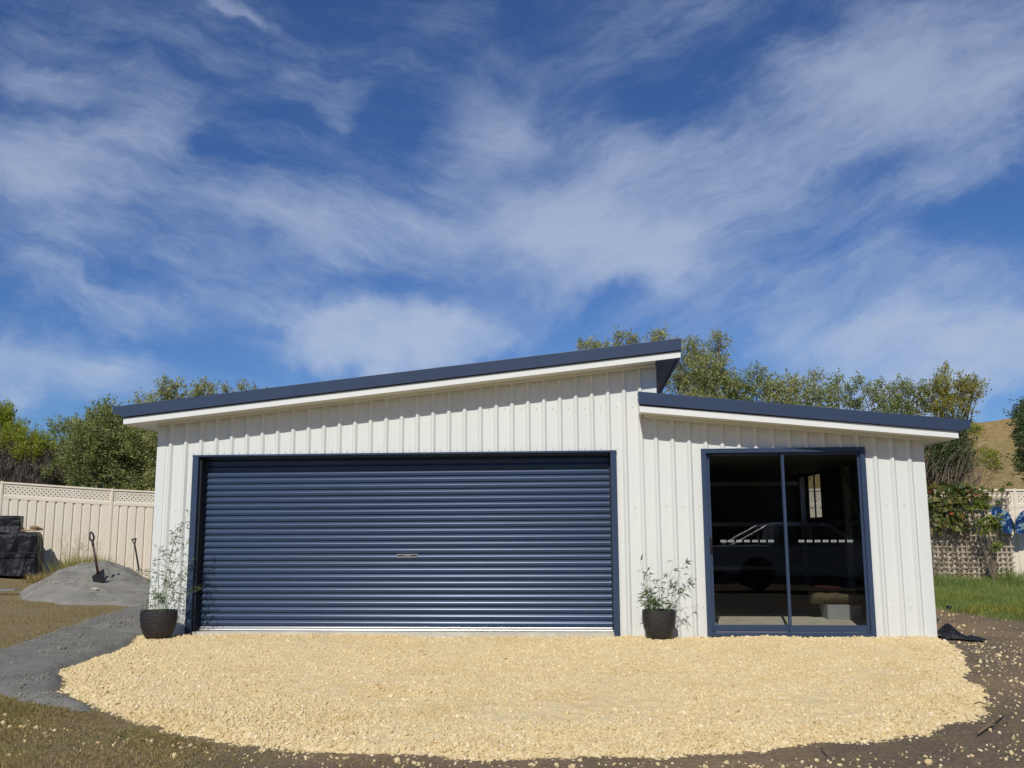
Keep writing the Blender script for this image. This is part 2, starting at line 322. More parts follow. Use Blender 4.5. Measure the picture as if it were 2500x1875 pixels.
def path_z(x, y):
    d = edge_dist(PATH, x, y) + .10 * fbm(x * 2.2, y * 2.2, 4, 21) + .05 * fbm(x * 8, y * 8, 3, 24)
    return base_z(x, y) - .05 + .085 * sstep(-.08, .16, d) + .022 * fbm(x * 2.5, y * 2.5, 4, 22) + .016 * fbm(x * 9, y * 9, 4, 23) - .07 * sstep(-.02, .12, grv_edge(x, y))
tag(sheet('path', PATHM, -2.8, 2.0, -4.2, 5.2, .035, path_z, lambda X, Y: edge_dist(PATH, X, Y) > -.12), kind='structure')
def grv_z(x, y):
    d = grv_edge(x, y)
    wall = sstep(-.35, -.02, y) * .012
    z = base_z(x, y) - .05 + .075 * sstep(-.07, .30, d) + .020 * fbm(x * 1.1, y * 1.1, 3, 33) + .013 * fbm(x * 9, y * 9, 4, 34) + .012 * fbm(x * 21, y * 21, 2, 35) + wall
    return z
def keep_g(X, Y): return (edge_dist(GRV, X, Y) > -.2) & (Y < .02) 
tag(sheet('gravel_pad', GRAV, -.4, 9.5, -5.5, .0, .022, grv_z, keep_g), kind='structure')
# ------------------------------------------------------------------ loose limestone stones (uncountable)
def ico():
    t = (1 + 5 ** .5) / 2
    v = np.array([(-1, t, 0), (1, t, 0), (-1, -t, 0), (1, -t, 0), (0, -1, t), (0, 1, t), (0, -1, -t), (0, 1, -t), (t, 0, -1), (t, 0, 1), (-t, 0, -1), (-t, 0, 1)]) / math.hypot(1, t)
    f = np.array([(0, 11, 5), (0, 5, 1), (0, 1, 7), (0, 7, 10), (0, 10, 11), (1, 5, 9), (5, 11, 4), (11, 10, 2), (10, 7, 6), (7, 1, 8), (3, 9, 4), (3, 4, 2), (3, 2, 6), (3, 6, 8), (3, 8, 9), (4, 9, 5), (2, 4, 11), (6, 2, 10), (8, 6, 7), (9, 8, 1)])
    return v, f
def stones(name, P, S, mt, flat=.62, parent=None):
    v, f = ico(); n = len(P)
    A = RNG.normal(size=(n, 3, 3)); Qm, _ = np.linalg.qr(A)
    sc = np.stack([RNG.uniform(.8, 1.25, n), RNG.uniform(.6, 1.0, n), RNG.uniform(.45, .85, n)], -1)
    jit = RNG.uniform(.75, 1.2, (n, 12, 1))
    W = (v[None] * jit * sc[:, None]) @ Qm * S[:, None, None]
    W[..., 2] *= flat + .3; W += P[:, None]
    Fm = f[None] + (np.arange(n) * 12)[:, None, None]
    return mesh_np(name, W.reshape(-1, 3), Fm.reshape(-1, 3), 3, mt, parent=parent)
N = 270000
x = RNG.uniform(-.4, 9.5, N); y = RNG.uniform(-5.5, 0, N); d = grv_edge(x, y)
dens = np.clip(.38 + .62 * fbm(x * 1.3, y * 2.2, 4, 41) + .40 * sstep(.9, 0, d), .04, 1) * sstep(-.04, .05, d)
k = RNG.uniform(0, 1, N) < dens; x, y, d = x[k], y[k], d[k]
s = RNG.lognormal(math.log(.0064), .45, len(x)) * (1 + .45 * sstep(.6, .0, d) + .35 * sstep(-2, -5, y)); s = np.clip(s, .004, .024)
tag(stones('gravel_chips', np.stack([x, y, grv_z(x, y) + s * .22], -1), s, STONE), 'pale yellow limestone chips spread thickly in front of the shed', 'gravel', kind='stuff')
# scattered outside
def scatter_edge(n, side):
    if side == 'r': x = RNG.normal(8.9, .75, n); y = RNG.uniform(-5.2, -.2, n)
    elif side == 'f': x = RNG.uniform(.8, 8.6, n); y = -5.15 + np.abs(x - 4.8) ** 2 * .07 - np.abs(RNG.normal(0, .22, n))
    else: x = RNG.uniform(-1.2, 4, n); y = RNG.uniform(-5.6, -1, n)
    k = (grv_edge(x, y) < .03); return x[k], y[k]
xs, ys = zip(scatter_edge(1900, 'r'), scatter_edge(560, 'f'), scatter_edge(150, 'l')); x = np.concatenate(xs); y = np.concatenate(ys)
x = np.concatenate([x, RNG.uniform(8.8, 13, 900)]); y = np.concatenate([y, RNG.uniform(-5, 3.5, 900)])
s = np.clip(RNG.lognormal(math.log(.0075), .55, len(x)), .003, .026)
tag(stones('scattered_chips', np.stack([x, y, ground_z(x, y) + s * .35], -1), s, STONE), 'cream limestone chips strewn over the dirt around the gravel', 'stones', kind='stuff')
# ------------------------------------------------------------------ grass
def blades(name, P, H, Wd, mt, lean=.5, label=None, cat=None, parent=None, nseg=1, kind='stuff'):
    n = len(P); a = RNG.uniform(0, 2 * math.pi, n); dx = np.stack([np.cos(a), np.sin(a), np.zeros(n)], -1)
    b = RNG.uniform(0, 2 * math.pi, n); L = RNG.uniform(.1, 1, n) * lean; tip = P + np.stack([np.cos(b) * L * H, np.sin(b) * L * H, H * np.sqrt(np.clip(1 - L * L * .6, .15, 1))], -1)
    mid = P + (tip - P) * .5 + np.stack([np.zeros(n), np.zeros(n), H * .10 * lean], -1)
    w = Wd[:, None] * dx
    V = np.stack([P - w, P + w, mid + w * .75, tip, mid - w * .75], 1).reshape(-1, 3)
    Fm = np.arange(5)[None] + (np.arange(n) * 5)[:, None]
    o = mesh_np(name, V, Fm, 5, mt, parent=parent)
    if label: tag(o, label, cat, kind=kind)
    return o
SANDC = []
for px, py, yy, r in [(256, 1373, 7.3, 1.30), (190, 1384, 6.9, 1.1), (132, 1410, 6.35, .55), (222, 1384, 7.2, 1.1), (300, 1392, 7.0, 1.0), (340, 1420, 6.6, .9), (380, 1445, 6.2, .8), (160, 1396, 6.65, .78)]:
    q = at(px, py, yy); SANDC.append((q[0], q[1], q[2] - float(base_z(q[0], q[1])) + .02, r, .45 if px < 150 else (.8 if px < 195 else (1.1 if px < 240 else 1.5))))
def sand_h(x, y):
    acc = np.zeros(np.shape(x)); wob = .10 * fbm(x * 2.4, y * 2.4, 4, 55)
    for cx, cy, hh, r, fs in SANDC:
        dyy = np.where(y < cy, (y - cy) * r / (r + fs), (y - cy)); dd = np.sqrt((x - cx + .45 * np.clip(y - cy, -9, 0)) ** 2 + dyy ** 2 + .012) + wob * .6; c = hh * np.clip(1.06 - dd / r, 0, 2)
        acc = acc + np.clip(c, 0, None) ** 6
    return acc ** (1 / 6)
def sand_z(x, y):
    h = sand_h(x, y)
    return base_z(x, y) - .06 + h * 1.0 + .06 * sstep(0, .05, h) + (.075 * fbm(x * 2.6, y * 2.6, 4, 51) + .075 * fbm(x * 6, y * 6, 4, 52) * (.4 + fbm(x * 1.5, y * 1.5, 2, 53))) * sstep(.0, .2, h)
so = sheet('sand_pile', SAND, -8, -.9, 3.6, 9.4, .035, lambda X, Y: sand_z(X, Y), lambda X, Y: sand_h(X, Y) > .004)
tag(so, 'heap of grey crusher dust by the cream fence with a spade stuck in it', 'sand pile')
x = RNG.uniform(-6.2, 1.9, 60000); y = RNG.uniform(-4, 9, 60000); pd = edge_dist(PATH, x, y) + .10 * fbm(x * 2.2, y * 2.2, 4, 21)
onp = (pd > .0) & (grv_edge(x, y) < -.03); ons = sand_h(x, y) > .05; k = (onp & (RNG.uniform(0, 1, len(x)) < np.clip(.30 + 1.3 * fbm(x * 2.5, y * 2.5, 4, 77) + .7 * sstep(.25, 0, pd), 0, 1))) | (ons & (RNG.uniform(0, 1, len(x)) < np.clip(.15 + 1.2 * fbm(x * 2, y * 2, 4, 78), 0, 1)))
x, y, ons = x[k], y[k], ons[k]; s = np.clip(RNG.lognormal(math.log(.009), .5, len(x)), .004, .032); zz_ = np.where(ons & (sand_z(x, y) > path_z(x, y)), sand_z(x, y), path_z(x, y))
tag(stones('crusher_dust_clods', np.stack([x, y, zz_ + s * .2], -1), s, SAND), 'grey clods and crumbs lying over the crusher dust path and heap', 'clods', kind='stuff')
def okg(x, y):
    return (edge_dist(PATH, x, y) + .1 * fbm(x * 2.2, y * 2.2, 4, 21) < 0.0) & (grv_edge(x, y) < -.01) & (sand_h(x, y) <= .02) & ~((x > -.05) & (x < 9.05) & (y > -.05) & (y < 6.1))
def field(n, x0, x1, y0, y1, dens=None):
    x = RNG.uniform(x0, x1, n); y = RNG.uniform(y0, y1, n); k = okg(x, y)
    if dens is not None: k &= RNG.uniform(0, 1, n) < dens(x, y)
    return x[k], y[k]
def P3(x, y, dz=-.004): return np.stack([x, y, ground_z(x, y) + dz], -1)
x1_, y1_ = field(150000, -8.5, 4.5, -6, 8.5, lambda x, y: np.clip(.55 + 1.7 * fbm(x * 1.9, y * 1.9, 4, 61), .0, 1) * sstep(4.3, 1.5, x))
x2_, y2_ = field(70000, .3, 5, -6, -3.2, lambda x, y: np.clip(.5 + 1.1 * fbm(x * 2, y * 2, 4, 62), 0, 1) * sstep(4.6, 1.8, x))
x = np.concatenate([x1_, x2_]); y = np.concatenate([y1_, y2_]); n = len(x)
blades('dry_lawn', P3(x, y), RNG.uniform(.015, .045, n), RNG.uniform(.0018, .0035, n), LF['dry'], 1.4, 'short browned lawn left of the shed and in the near left corner', 'grass')
x, y = field(30000, .2, 4.2, -5.8, -3.0, lambda x, y: np.clip(-.1 + 1.6 * fbm(x * 1.4 + 5, y * 1.4, 4, 63), 0, 1)); n = len(x)
blades('green_sprouts', P3(x, y), RNG.uniform(.015, .05, n), RNG.uniform(.0015, .003, n), LF['lawn'], 1.2, 'thin green grass sprouting among the brown turf at the near left', 'grass')
def lawn_edge(x, y): return (x - (10.55 + .12 * (y - 1.8) * (y > 1.8) + .35 * fbm(y * .8, y * 0 + .5, 3, 65)))
def dl(x, y): return sstep(-.15, .35, lawn_edge(x, y)) * sstep(.6, 1.6, y + (x - 10.5) * .9)
x = RNG.uniform(9.2, 17, 170000); y = RNG.uniform(-2.5, 9.4, 170000); e = np.minimum(x - (9.7 + np.clip(7.3 - y, 0, 9) * .19), y + (x - 9.5) * .55 - 0.9) + .18 * fbm(x * 1.5, y * 1.5, 3, 66)
k = (RNG.uniform(0, 1, len(x)) < sstep(-.05, .4, e)); x, y, e = x[k], y[k], e[k]; n = len(x)
blades('green_lawn', P3(x, y), RNG.uniform(.05, .13, n) * (.6 + .7 * sstep(0, 1.5, e)) + .30 * sstep(7.2, 9.0, y) * RNG.uniform(0, 1, n) * np.clip(.6 + fbm(x * 1.4, y * 0, 3, 91), .1, 1.2), RNG.uniform(.003, .006, n), LF['lawn'], .75, 'green uncut lawn right of the shed running back to the fence', 'grass')
x = RNG.uniform(9.6, 17, 26000); y = RNG.uniform(1, 9.3, 26000); e = np.minimum(x - (9.7 + np.clip(7.3 - y, 0, 9) * .19), y + (x - 9.5) * .55 - 0.9); k = (e > 0) & (fbm(x * .9, y * .9, 3, 68) > .02); x, y = x[k], y[k]; n = len(x)
blades('straw_tufts', P3(x, y), RNG.uniform(.07, .20, n), RNG.uniform(.003, .005, n), LF['yellow'], .8, 'yellowed patches of longer grass in the green lawn right of the shed', 'grass')
x = RNG.uniform(9.05, 15, 9000); y = RNG.uniform(-5.5, 8, 9000); k = fbm(x * 1.3, y * 1.3, 3, 67) > .12; x, y = x[k], y[k]; n = len(x)
blades('dry_stubble', P3(x, y), RNG.uniform(.01, .04, n), RNG.uniform(.0015, .003, n), LF['straw'], 1.5, 'sparse straw coloured stubble on the brown dirt right of the shed', 'grass')
# ------------------------------------------------------------------ the shed
shed = empty('shed', (0, 0, 0), 'white ribbed steel shed with navy roller door, glass sliding door and stepped skillion roofs', 'shed')
UZ = lambda x: 2.5010 + .1033 * x            # underside of the upper roof
LZ = lambda x: 2.5262 - .0985 * (x - 5.793)  # underside of the lean-to roof
def ribs(x0, x1, first, pitch, w=.068, t=.020):
    P = [(x0, 0)]; c = first
    while c + w / 2 < x1:
        if c - w / 2 > x0: P += [(c - w / 2, 0), (c - t / 2, -.029), (c + t / 2, -.029), (c + w / 2, 0)]
        k_ = round((c - first) / pitch)
        if k_ % 4 == 2 and c + .06 < x1: P += [(c + .050, 0), (c + .051, -.0035), (c + .056, -.0035), (c + .057, 0)]
        c += pitch
    P.append((x1, 0)); return P
def cutwall(mb, prof, z0, ztop, op, y=0):
    xs = sorted(set([p[0] for p in prof] + [o for o in op[:2]]))
    px = [p[0] for p in prof]; py = [p[1] for p in prof]
    for a, b in zip(xs[:-1], xs[1:]):
        ya = np.interp(a, px, py) + y; yb = np.interp(b, px, py) + y; mid = (a + b) / 2
        segs = [(z0, None)] if not (op[0] < mid < op[1]) else [(z0, op[2]), (op[3], None)]
        for lo, hi in segs:
            if hi is not None and hi <= lo: continue
            ha = ztop(a) + .012 if hi is None else hi; hb = ztop(b) + .012 if hi is None else hi
            mb.add([(a, ya, lo), (b, yb, lo), (b, yb, hb), (a, ya, ha)], [(0, 1, 2, 3)])
G0, G1, GZ = .4565, 5.5254, 2.097
D0, D1, DZ = 6.4988, 8.3451, 2.1224
mb = MB(); cutwall(mb, ribs(0.0, 5.86, .165, .1885), -.02, UZ, (G0 + .02, G1 - .02, -.02, GZ + .006))
w1 = mb.build('front_wall', WHITE, shed)
# main bay: upper part right of the seam, flush flat corner flashing above the lean-to
mb = MB(); mb.sbox(5.80, 6.012, -.008, -.005, 2.45, UZ(5.80) , 2.45, UZ(6.012)); mb.build('corner_flashing', WHITE, shed); mb = MB()
mb.box(5.840, 5.850, -.0095, -.0005, .0, 2.45); mb.build('seam_flashing', WHITE, shed); mb = MB()
mb.box(-.006, .10, -.006, -.001, -.02, UZ(0) - .002); mb.box(-.006, 0, -.001, .10, -.02, UZ(0) - .002)
mb.build('corner_flashing', WHITE, shed)
mb = MB(); pr = ribs(5.86, 9.0, 5.990, .19); cutwall(mb, pr, -.02, lambda x: LZ(x) if x > 5.9 else LZ(x) , (D0 + .02, D1 - .02, -.02, DZ - .01))
mb.box(8.90, 9.006, -.006, -.001, -.02, LZ(9.0) - .004); mb.box(9.0, 9.006, -.001, .10, -.02, LZ(9.0) - .004)
mb.build('front_wall', WHITE, shed)
# screws: little heads in rows
_scr = []
def screw(x, z):
    if not _scr:
        m = MB(); m.add([(x + .006 * math.cos(a), -.004, z + .006 * math.sin(a)) for a in np.linspace(0, 2 * math.pi, 7)[:-1]] + [(x, -.010, z)], [(i, (i + 1) % 6, 6) for i in range(6)])
        o = m.build('screw', STEEL, shed); _scr.append((o, x, z))
    else:
        o = _scr[0][0].copy(); COL.objects.link(o); o.parent = shed; o.location = (x - _scr[0][1], 0, z - _scr[0][2])
for k in range(31):
    cx = .165 + .1885 * k + .10
    if cx > 5.8: break
    if cx > G0 - .03 and cx < G1 + .03:
        screw(cx, 2.135); 
        if cx > 1.9: screw(cx, 2.62 if UZ(cx) > 2.75 else 2.14)
    else:
        for z in (1.46, .33): screw(cx, z)
        if cx > 5: screw(cx, 2.62)
for k in range(17):
    cx = 5.990 + .19 * k + .095
    if cx < D0 - .03 or (cx > D1 + .03 and cx < 8.97):
        for z in (1.46, .33): screw(cx, z)
# side and rear walls, outer skin and added dark lining
SW0, SW1, SWZ0, SWZ1 = 4.70, 5.68, 1.36, 2.12
def sidewall(name, x, top_, hole=None, out=1, y0=0., y1=6.0, zb=-.02):
    mb = MB(); c = y0; top = top_ + .018
    P = [(y0, 0)]; c = y0 + .15
    while c < y1 - .05: P += [(c - .025, 0), (c - .01, .028), (c + .01, .028), (c + .025, 0)]; c += .19
    P.append((y1, 0)); ys = sorted(set([p[0] for p in P] + (list(hole[:2]) if hole else [])))
    for a, b in zip(ys[:-1], ys[1:]):
        oa = x + out * np.interp(a, [p[0] for p in P], [p[1] for p in P]); ob = x + out * np.interp(b, [p[0] for p in P], [p[1] for p in P])
        segs = [(zb, top)]
        if hole and hole[0] < (a + b) / 2 < hole[1]: segs = [(zb, hole[2]), (hole[3], top)]
        for lo, hi in segs: mb.add([(oa, a, lo), (ob, b, lo), (ob, b, hi), (oa, a, hi)], [(0, 1, 2, 3)])
    return mb.build(name, WHITE, shed)
sidewall('side_wall', 0, UZ(0), out=-1, y0=.1); sidewall('side_wall', 9.0, LZ(9), (SW0, SW1, SWZ0, SWZ1), y0=.1); sidewall('clerestory_wall', 6.0, UZ(6), out=1, zb=2.5)
mb = MB(); mb.sbox(0, 6.0, 6.0, 6.01, -.02, UZ(0) + .012, -.02, UZ(6) + .012); mb.sbox(6.0, 9.0, 6.0, 6.01, -.02, LZ(6) + .012, -.02, LZ(9) + .012); mb.build('rear_wall', WHITE, shed)
def beam(nm, *bx): m = MB(); m.box(*bx); m.build(nm, STEEL, shed)
for yy in (.16, 3.0, 5.78):
    beam('column', 8.88, 8.97, yy - .05, yy + .05, .05, 2.1)
for zz in (.5, 1.25, 1.95): beam('girt', 6.06, 8.9, 5.79, 5.855, zz, zz + .07)
beam('girt', 8.91, 8.96, .2, 4.6, 1.25, 1.32); beam('girt', 8.91, 8.96, .2, 5.8, .5, .57)
mb = MB(); mb.tube([(8.86, 1.0, .1), (8.86, 2.9, 2.1)], .015, 6); mb.build('brace', STEEL, shed)
mb = MB(); mb.box(.02, 8.98, .008, 5.98, -.30, .045); mb.build('floor_slab', CONC, shed)
DARKL = mat('added_dark_lining', (.085, .085, .08), .8)
def lin(*bx): m = MB(); m.box(*bx); m.build('added_lining', DARKL, shed)  # added dark sheets that keep bounced light low inside the lean-to
lin(6.04, 6.05, .1, 5.88, .046, 2.42); lin(6.05, 8.95, 5.86, 5.87, .046, 2.15); lin(6.05, 8.97, .06, 5.86, 2.142, 2.15)  # first sheet is a partition added to hold light within the lean-to
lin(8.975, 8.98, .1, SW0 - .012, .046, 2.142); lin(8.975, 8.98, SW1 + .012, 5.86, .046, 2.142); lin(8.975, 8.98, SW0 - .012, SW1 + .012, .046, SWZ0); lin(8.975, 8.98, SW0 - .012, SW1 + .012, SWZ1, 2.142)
# roofs
ROY0, ROY1 = -.30, 6.3
def roof(nm, x0, x1, zf, slope, gut_side):
    r = empty(nm, (x0, 0, zf(x0))); r.parent = shed; r.location = (x0, 0, zf(x0))
    r = None
# upper roof
xa, xb = -.300, 6.275
mb = MB(); mb.sbox(xa, xb, ROY0 + .012, ROY1 - .01, UZ(xa) + .022, UZ(xa) + .20, UZ(xb) + .022, UZ(xb) + .20); ur = mb.build('upper_roof', NAVY, shed)
mb = MB(); mb.sbox(xa - .002, xb + .002, ROY0, ROY0 + .02, UZ(xa), UZ(xa) + .073, UZ(xb), UZ(xb) + .073); mb.sbox(xa - .002, xa + .018, ROY0 + .02, ROY1, UZ(xa) , UZ(xa) + .073, UZ(xa) + .002, UZ(xa) + .075); mb.build('fascia', TRIM, ur, bevel=.002)
mb = MB(); mb.sbox(xa + .02, 6.0, ROY0 + .022, ROY1 - .02, UZ(xa) + .006, UZ(xa) + .018, UZ(6.0) + .006, UZ(6.0) + .018); mb.sbox(xa + .018, 6.0, -.045, .0, UZ(xa) - .022, UZ(xa) + .003, UZ(6.0) - .022, UZ(6.0) + .003) if False else None
mb.build('soffit', WHITE, ur)
mb = MB(); mb.sbox(.0, 6.005, -.046, -.030, UZ(0) - .03, UZ(0) + .004, UZ(6.005) - .03, UZ(6.005) + .004); mb.build('wall_trim', WHITE, ur)
mb = MB(); mb.sbox(6.0, 6.245, ROY0 + .022, ROY1 - .02, UZ(6.0) + .004, UZ(6.0) + .016, UZ(6.245) + .004, UZ(6.245) + .016); mb.box(6.245, 6.275, ROY0 + .021, ROY1, UZ(6.26) - .008, UZ(6.26) + .12); mb.build('clerestory_soffit', NAVY, ur)
mb = MB(); mb.sbox(xa, xb + .006, ROY0 - .006, ROY0 + .012, UZ(xa) + .0735, UZ(xa) + .090, UZ(xb) + .0735, UZ(xb) + .090); mb.build('gap_strip', BLACKGAP, ur)  # black strip in the gap between fascia and barge capping
mb = MB(); mb.sbox(xa - .004, xb + .010, ROY0 - .028, ROY0 + .011, UZ(xa) + .083, UZ(xa) + .222, UZ(xb) + .083, UZ(xb) + .222); mb.sbox(xa - .004, xb + .010, ROY0 + .011, ROY0 + .15, UZ(xa) + .212, UZ(xa) + .222, UZ(xb) + .212, UZ(xb) + .222); mb.build('barge_capping', NAVY, ur, bevel=.003)
def gutter(parent, x, z, sgn, y0, y1):
    # quad gutter profile swept along the eave, with a closed end
    s = sgn; prof = [(0, -.085), (s * .03, -.055), (s * .075, -.050), (s * .105, -.040), (s * .122, -.018), (s * .126, .010), (s * .128, .040), (s * .146, .056), (s * .142, .064), (s * .10, .050), (s * .0, .048)]
    pts = [(x + a, 0, z + b) for a, b in prof]; m = MB(); m.prism(pts if s < 0 else pts[::-1], (0, y0, 0), (0, y1, 0)); return m.build('gutter', NAVY, parent)
gutter(ur, xa - .004, UZ(xa) + .165, -1, ROY0 - .024, ROY1)
# lower roof
xa2, xb2 = 5.793, 9.285
mb = MB(); mb.sbox(6.03, xb2, ROY0 + .012, ROY1 - .01, LZ(6.03) + .022, LZ(6.03) + .17, LZ(xb2) + .022, LZ(xb2) + .17); mb.sbox(xa2 + .01, 6.03, ROY0 + .012, -.034, LZ(xa2) + .022, LZ(xa2) + .17, LZ(6.03) + .022, LZ(6.03) + .17); lr = mb.build('lower_roof', NAVY, shed)
mb = MB(); mb.sbox(xa2, xb2 + .002, ROY0, ROY0 + .02, LZ(xa2), LZ(xa2) + .075, LZ(xb2), LZ(xb2) + .075); mb.sbox(xb2 - .018, xb2 + .002, ROY0 + .02, ROY1, LZ(xb2), LZ(xb2) + .073, LZ(xb2), LZ(xb2) + .073); mb.sbox(xa2, xa2 + .01, ROY0 + .02, -.03, LZ(xa2), LZ(xa2) + .1, LZ(xa2), LZ(xa2) + .1); mb.build('fascia', TRIM, lr, bevel=.002)
mb = MB(); mb.sbox(6.012, xb2 - .018, ROY0 + .022, ROY1 - .02, LZ(6.012) + .006, LZ(6.012) + .018, LZ(xb2 - .018) + .006, LZ(xb2 - .018) + .018); mb.sbox(xa2 + .012, 6.012, ROY0 + .022, -.034, LZ(xa2 + .012) + .006, LZ(xa2 + .012) + .018, LZ(6.012) + .006, LZ(6.012) + .018); mb.build('soffit', WHITE, lr)
mb = MB(); mb.sbox(5.853, 9.004, -.046, -.030, LZ(5.853) - .03, LZ(5.853) + .004, LZ(9.004) - .03, LZ(9.004) + .004); mb.build('wall_trim', WHITE, lr)
mb = MB(); mb.sbox(xa2 - .002, xb2, ROY0 - .006, ROY0 + .012, LZ(xa2) + .0755, LZ(xa2) + .100, LZ(xb2) + .0755, LZ(xb2) + .100); mb.build('gap_strip', BLACKGAP, lr)  # black strip along the gap above the lower fascia
mb = MB(); mb.sbox(xa2 - .012, xb2 + .005, ROY0 - .028, ROY0 + .011, LZ(xa2) + .092, LZ(xa2) + .235, LZ(xb2) + .078, LZ(xb2) + .212); mb.sbox(xa2 - .012, xb2 + .005, ROY0 + .011, -.035, LZ(xa2) + .225, LZ(xa2) + .235, LZ(xb2) + .202, LZ(xb2) + .212); mb.build('barge_capping', NAVY, lr, bevel=.003)
gutter(lr, xb2 + .005, LZ(xb2) + .150, 1, ROY0 - .024, ROY1)
# roller door
REC = .15
pitch = .0763; z = .098 - .012; prof = []
while z < GZ + .05:
    prof += [(.016, z), (.016, z + .014), (.002, z + .018), (0, z + .022), (-.0006, z + .036), (0, z + .051), (.0047, z + .0605), (.0105, z + .0675)]; z += pitch
xs = [G0 + .098, 1.7, 3.0, 4.3, G1 - .080]; npf = len(prof)
mb = MB(); mb.add([(xx, REC + a, b) for xx in xs for a, b in prof], [(i * npf + j, (i + 1) * npf + j, (i + 1) * npf + j + 1, i * npf + j + 1) for i in range(len(xs) - 1) for j in range(npf - 1)])
rd = mb.build('roller_door', CURT, shed)
for x0, x1, xi in ((G0, G0 + .072, G0 + .066), (G1 - .068, G1, G1 - .068)):
    mb = MB(); mb.box(x0, x1, -.034, -.006, 0, GZ); mb.box(xi, xi + .005, -.006, REC + .03, .045, GZ); mb.build('jamb', NAVYF, rd, bevel=.002)
mb = MB(); mb.box(G0 - .004, G1 + .004, -.037, -.005, GZ + .0005, GZ + .020); mb.box(G0 + .072, G1 - .069, -.005, REC + .2, GZ + .0005, GZ + .004); mb.build('head_flashing', NAVYF, rd)
mb = MB(); mb.box(G0 + .074, G1 - .072, REC - .012, REC + .012, .052, .090); mb.box(G0 + .074, G1 - .072, REC - .030, REC - .012, .052, .060); mb.build('bottom_rail', ALU, rd, bevel=.002)
mb = MB(); mb.box(G0 + .0715, G0 + .098, .012, REC + .04, .047, GZ - .002); mb.box(G0 + .084, G0 + .087, .006, .012, .047, GZ - .002, 1); mb.build('guide_track_shade', [BLACKGAP, NAVY], rd)  # left track widened in black to paint the shade on the jamb return
mb = MB(); mb.box(G1 - .082, G1 - .070, REC - .012, REC + .04, .047, GZ - .002); mb.build('guide_track_shade', BLACKGAP, rd)
hx0, hx1, hz0, hz1 = 2.925, 3.172, .892, .930; hy = REC - .012
mb = MB(); mb.box(hx0, hx1, hy, hy + .010, hz0, hz0 + .012); mb.box(hx0, hx1, hy, hy + .010, hz1 - .010, hz1); mb.box(hx0, hx0 + .008, hy, hy + .010, hz0 + .012, hz1 - .010); mb.box(hx1 - .008, hx1, hy, hy + .010, hz0 + .012, hz1 - .010)
mb.box(hx0 + .008, hx1 - .008, hy + .006, hy + .013, hz0 + .012, hz1 - .010, 1); mb.box(hx0 + .10, hx0 + .165, hy - .004, hy + .006, hz0 + .014, hz1 - .012, 2); mb.tube([(hx0 + .085, hy - .004, hz0 + .02), (hx0 + .085, hy + .006, hz0 + .02)], .006, 10, 2)
mb.build('handle', [ALU, BLACKGAP, STEEL], rd)
# glass sliding door
f = MB(); f.box(D0, D0 + .055, -.036, .075, .018, DZ); f.box(D1 - .055, D1, -.036, .075, .018, DZ); f.box(D0 + .055, D1 - .055, -.036, .075, DZ - .05, DZ); f.box(D0 + .055, D1 - .055, -.03, .09, .018, .050)
f.box(D0 + .008, D1 - .008, -.040, -.036, DZ - .012, DZ - .004); f.box(D0 + .055, D0 + .068, .0, .075, .05, DZ - .05); f.box(D1 - .068, D1 - .055, .0, .075, .05, DZ - .05)
f.box(D0 + .068, D1 - .068, -.018, -.012, .05, .062)
sd = f.build('sliding_door', NAVYF, shed, bevel=.003)
def sash(name, x0, x1, y, gz0=.062, wl=.03, wr=.03):
    m = MB(); z1 = DZ - .052; m.box(x0, x0 + wl, y, y + .026, gz0, z1); m.box(x1 - wr, x1, y, y + .026, gz0, z1); m.box(x0 + wl, x1 - wr, y + .001, y + .025, gz0, gz0 + .075); m.box(x0 + wl, x1 - wr, y + .001, y + .025, z1 - .028, z1)
    m.build(name, NAVYF, sd, bevel=.002)
    m = MB(); m.add([(x0 + wl, y + .013, gz0 + .075), (x1 - wr, y + .013, gz0 + .075), (x1 - wr, y + .013, z1 - .028), (x0 + wl, y + .013, z1 - .028)], [(0, 1, 2, 3)]); m.build('glass_pane', GLASS, sd)
    return sd
xm = at(1921, 1300, 0.0)[0]
s1 = sash('sliding_panel', D0 + .069, xm + .004, .030, wl=.030, wr=.028); s2 = sash('fixed_panel', xm - .024, D1 - .069, -.004, wl=.030, wr=.016)
mb = MB(); zz = at(1700, 1332, 0)[2]; xh = D0 + .084; mb.tube([(xh, .02, zz + .06), (xh, -.01, zz + .055), (xh, -.012, zz), (xh, -.01, zz - .055), (xh, .02, zz - .06)], .009, 8); mb.box(xh - .012, xh + .012, .018, .029, zz - .09, zz + .09); mb.build('pull_handle', TOOLBLK, s1)
def decals(px0, px1, parent, y):
    n = 7; a = at(px0, 1321, y); b = at(px1, 1321, y); w = (b[0] - a[0]) / (n - 1 + .70)
    for i in range(n):
        m = MB(); x0 = a[0] + w * i; x1 = x0 + w * .70; z = a[2] + (b[2] - a[2]) * i / n; h = .0115
        O = [(x0, h), (x1, h), (x1 - .006, h * .55), (x0 + .006, h * .55)]; m.add([(u, y, z + v) for u, v in O], [(3, 2, 1, 0)]); m.add([(u, y, z - v) for u, v in O], [(0, 1, 2, 3)])
        m.add([(x0, y, z + h), (x0 + .006, y, z + h * .55), (x0 + .008, y, z), (x0 + .006, y, z - h * .55), (x0, y, z - h), (x0 + .003, y, z)], [(5, 4, 3, 2, 1, 0)]); m.add([(x1, y, z + h), (x1 - .006, y, z + h * .55), (x1 - .008, y, z), (x1 - .006, y, z - h * .55), (x1, y, z - h), (x1 - .003, y, z)], [(0, 1, 2, 3, 4, 5)])
        m.box(x0 + .014, x1 - .014, y - .0004, y, z - .0012, z + .0012)
        m.build('safety_marking', STICK, parent)
decals(1759, 1889, s1, .0415); decals(1949.5, 2082, s2, .0075)
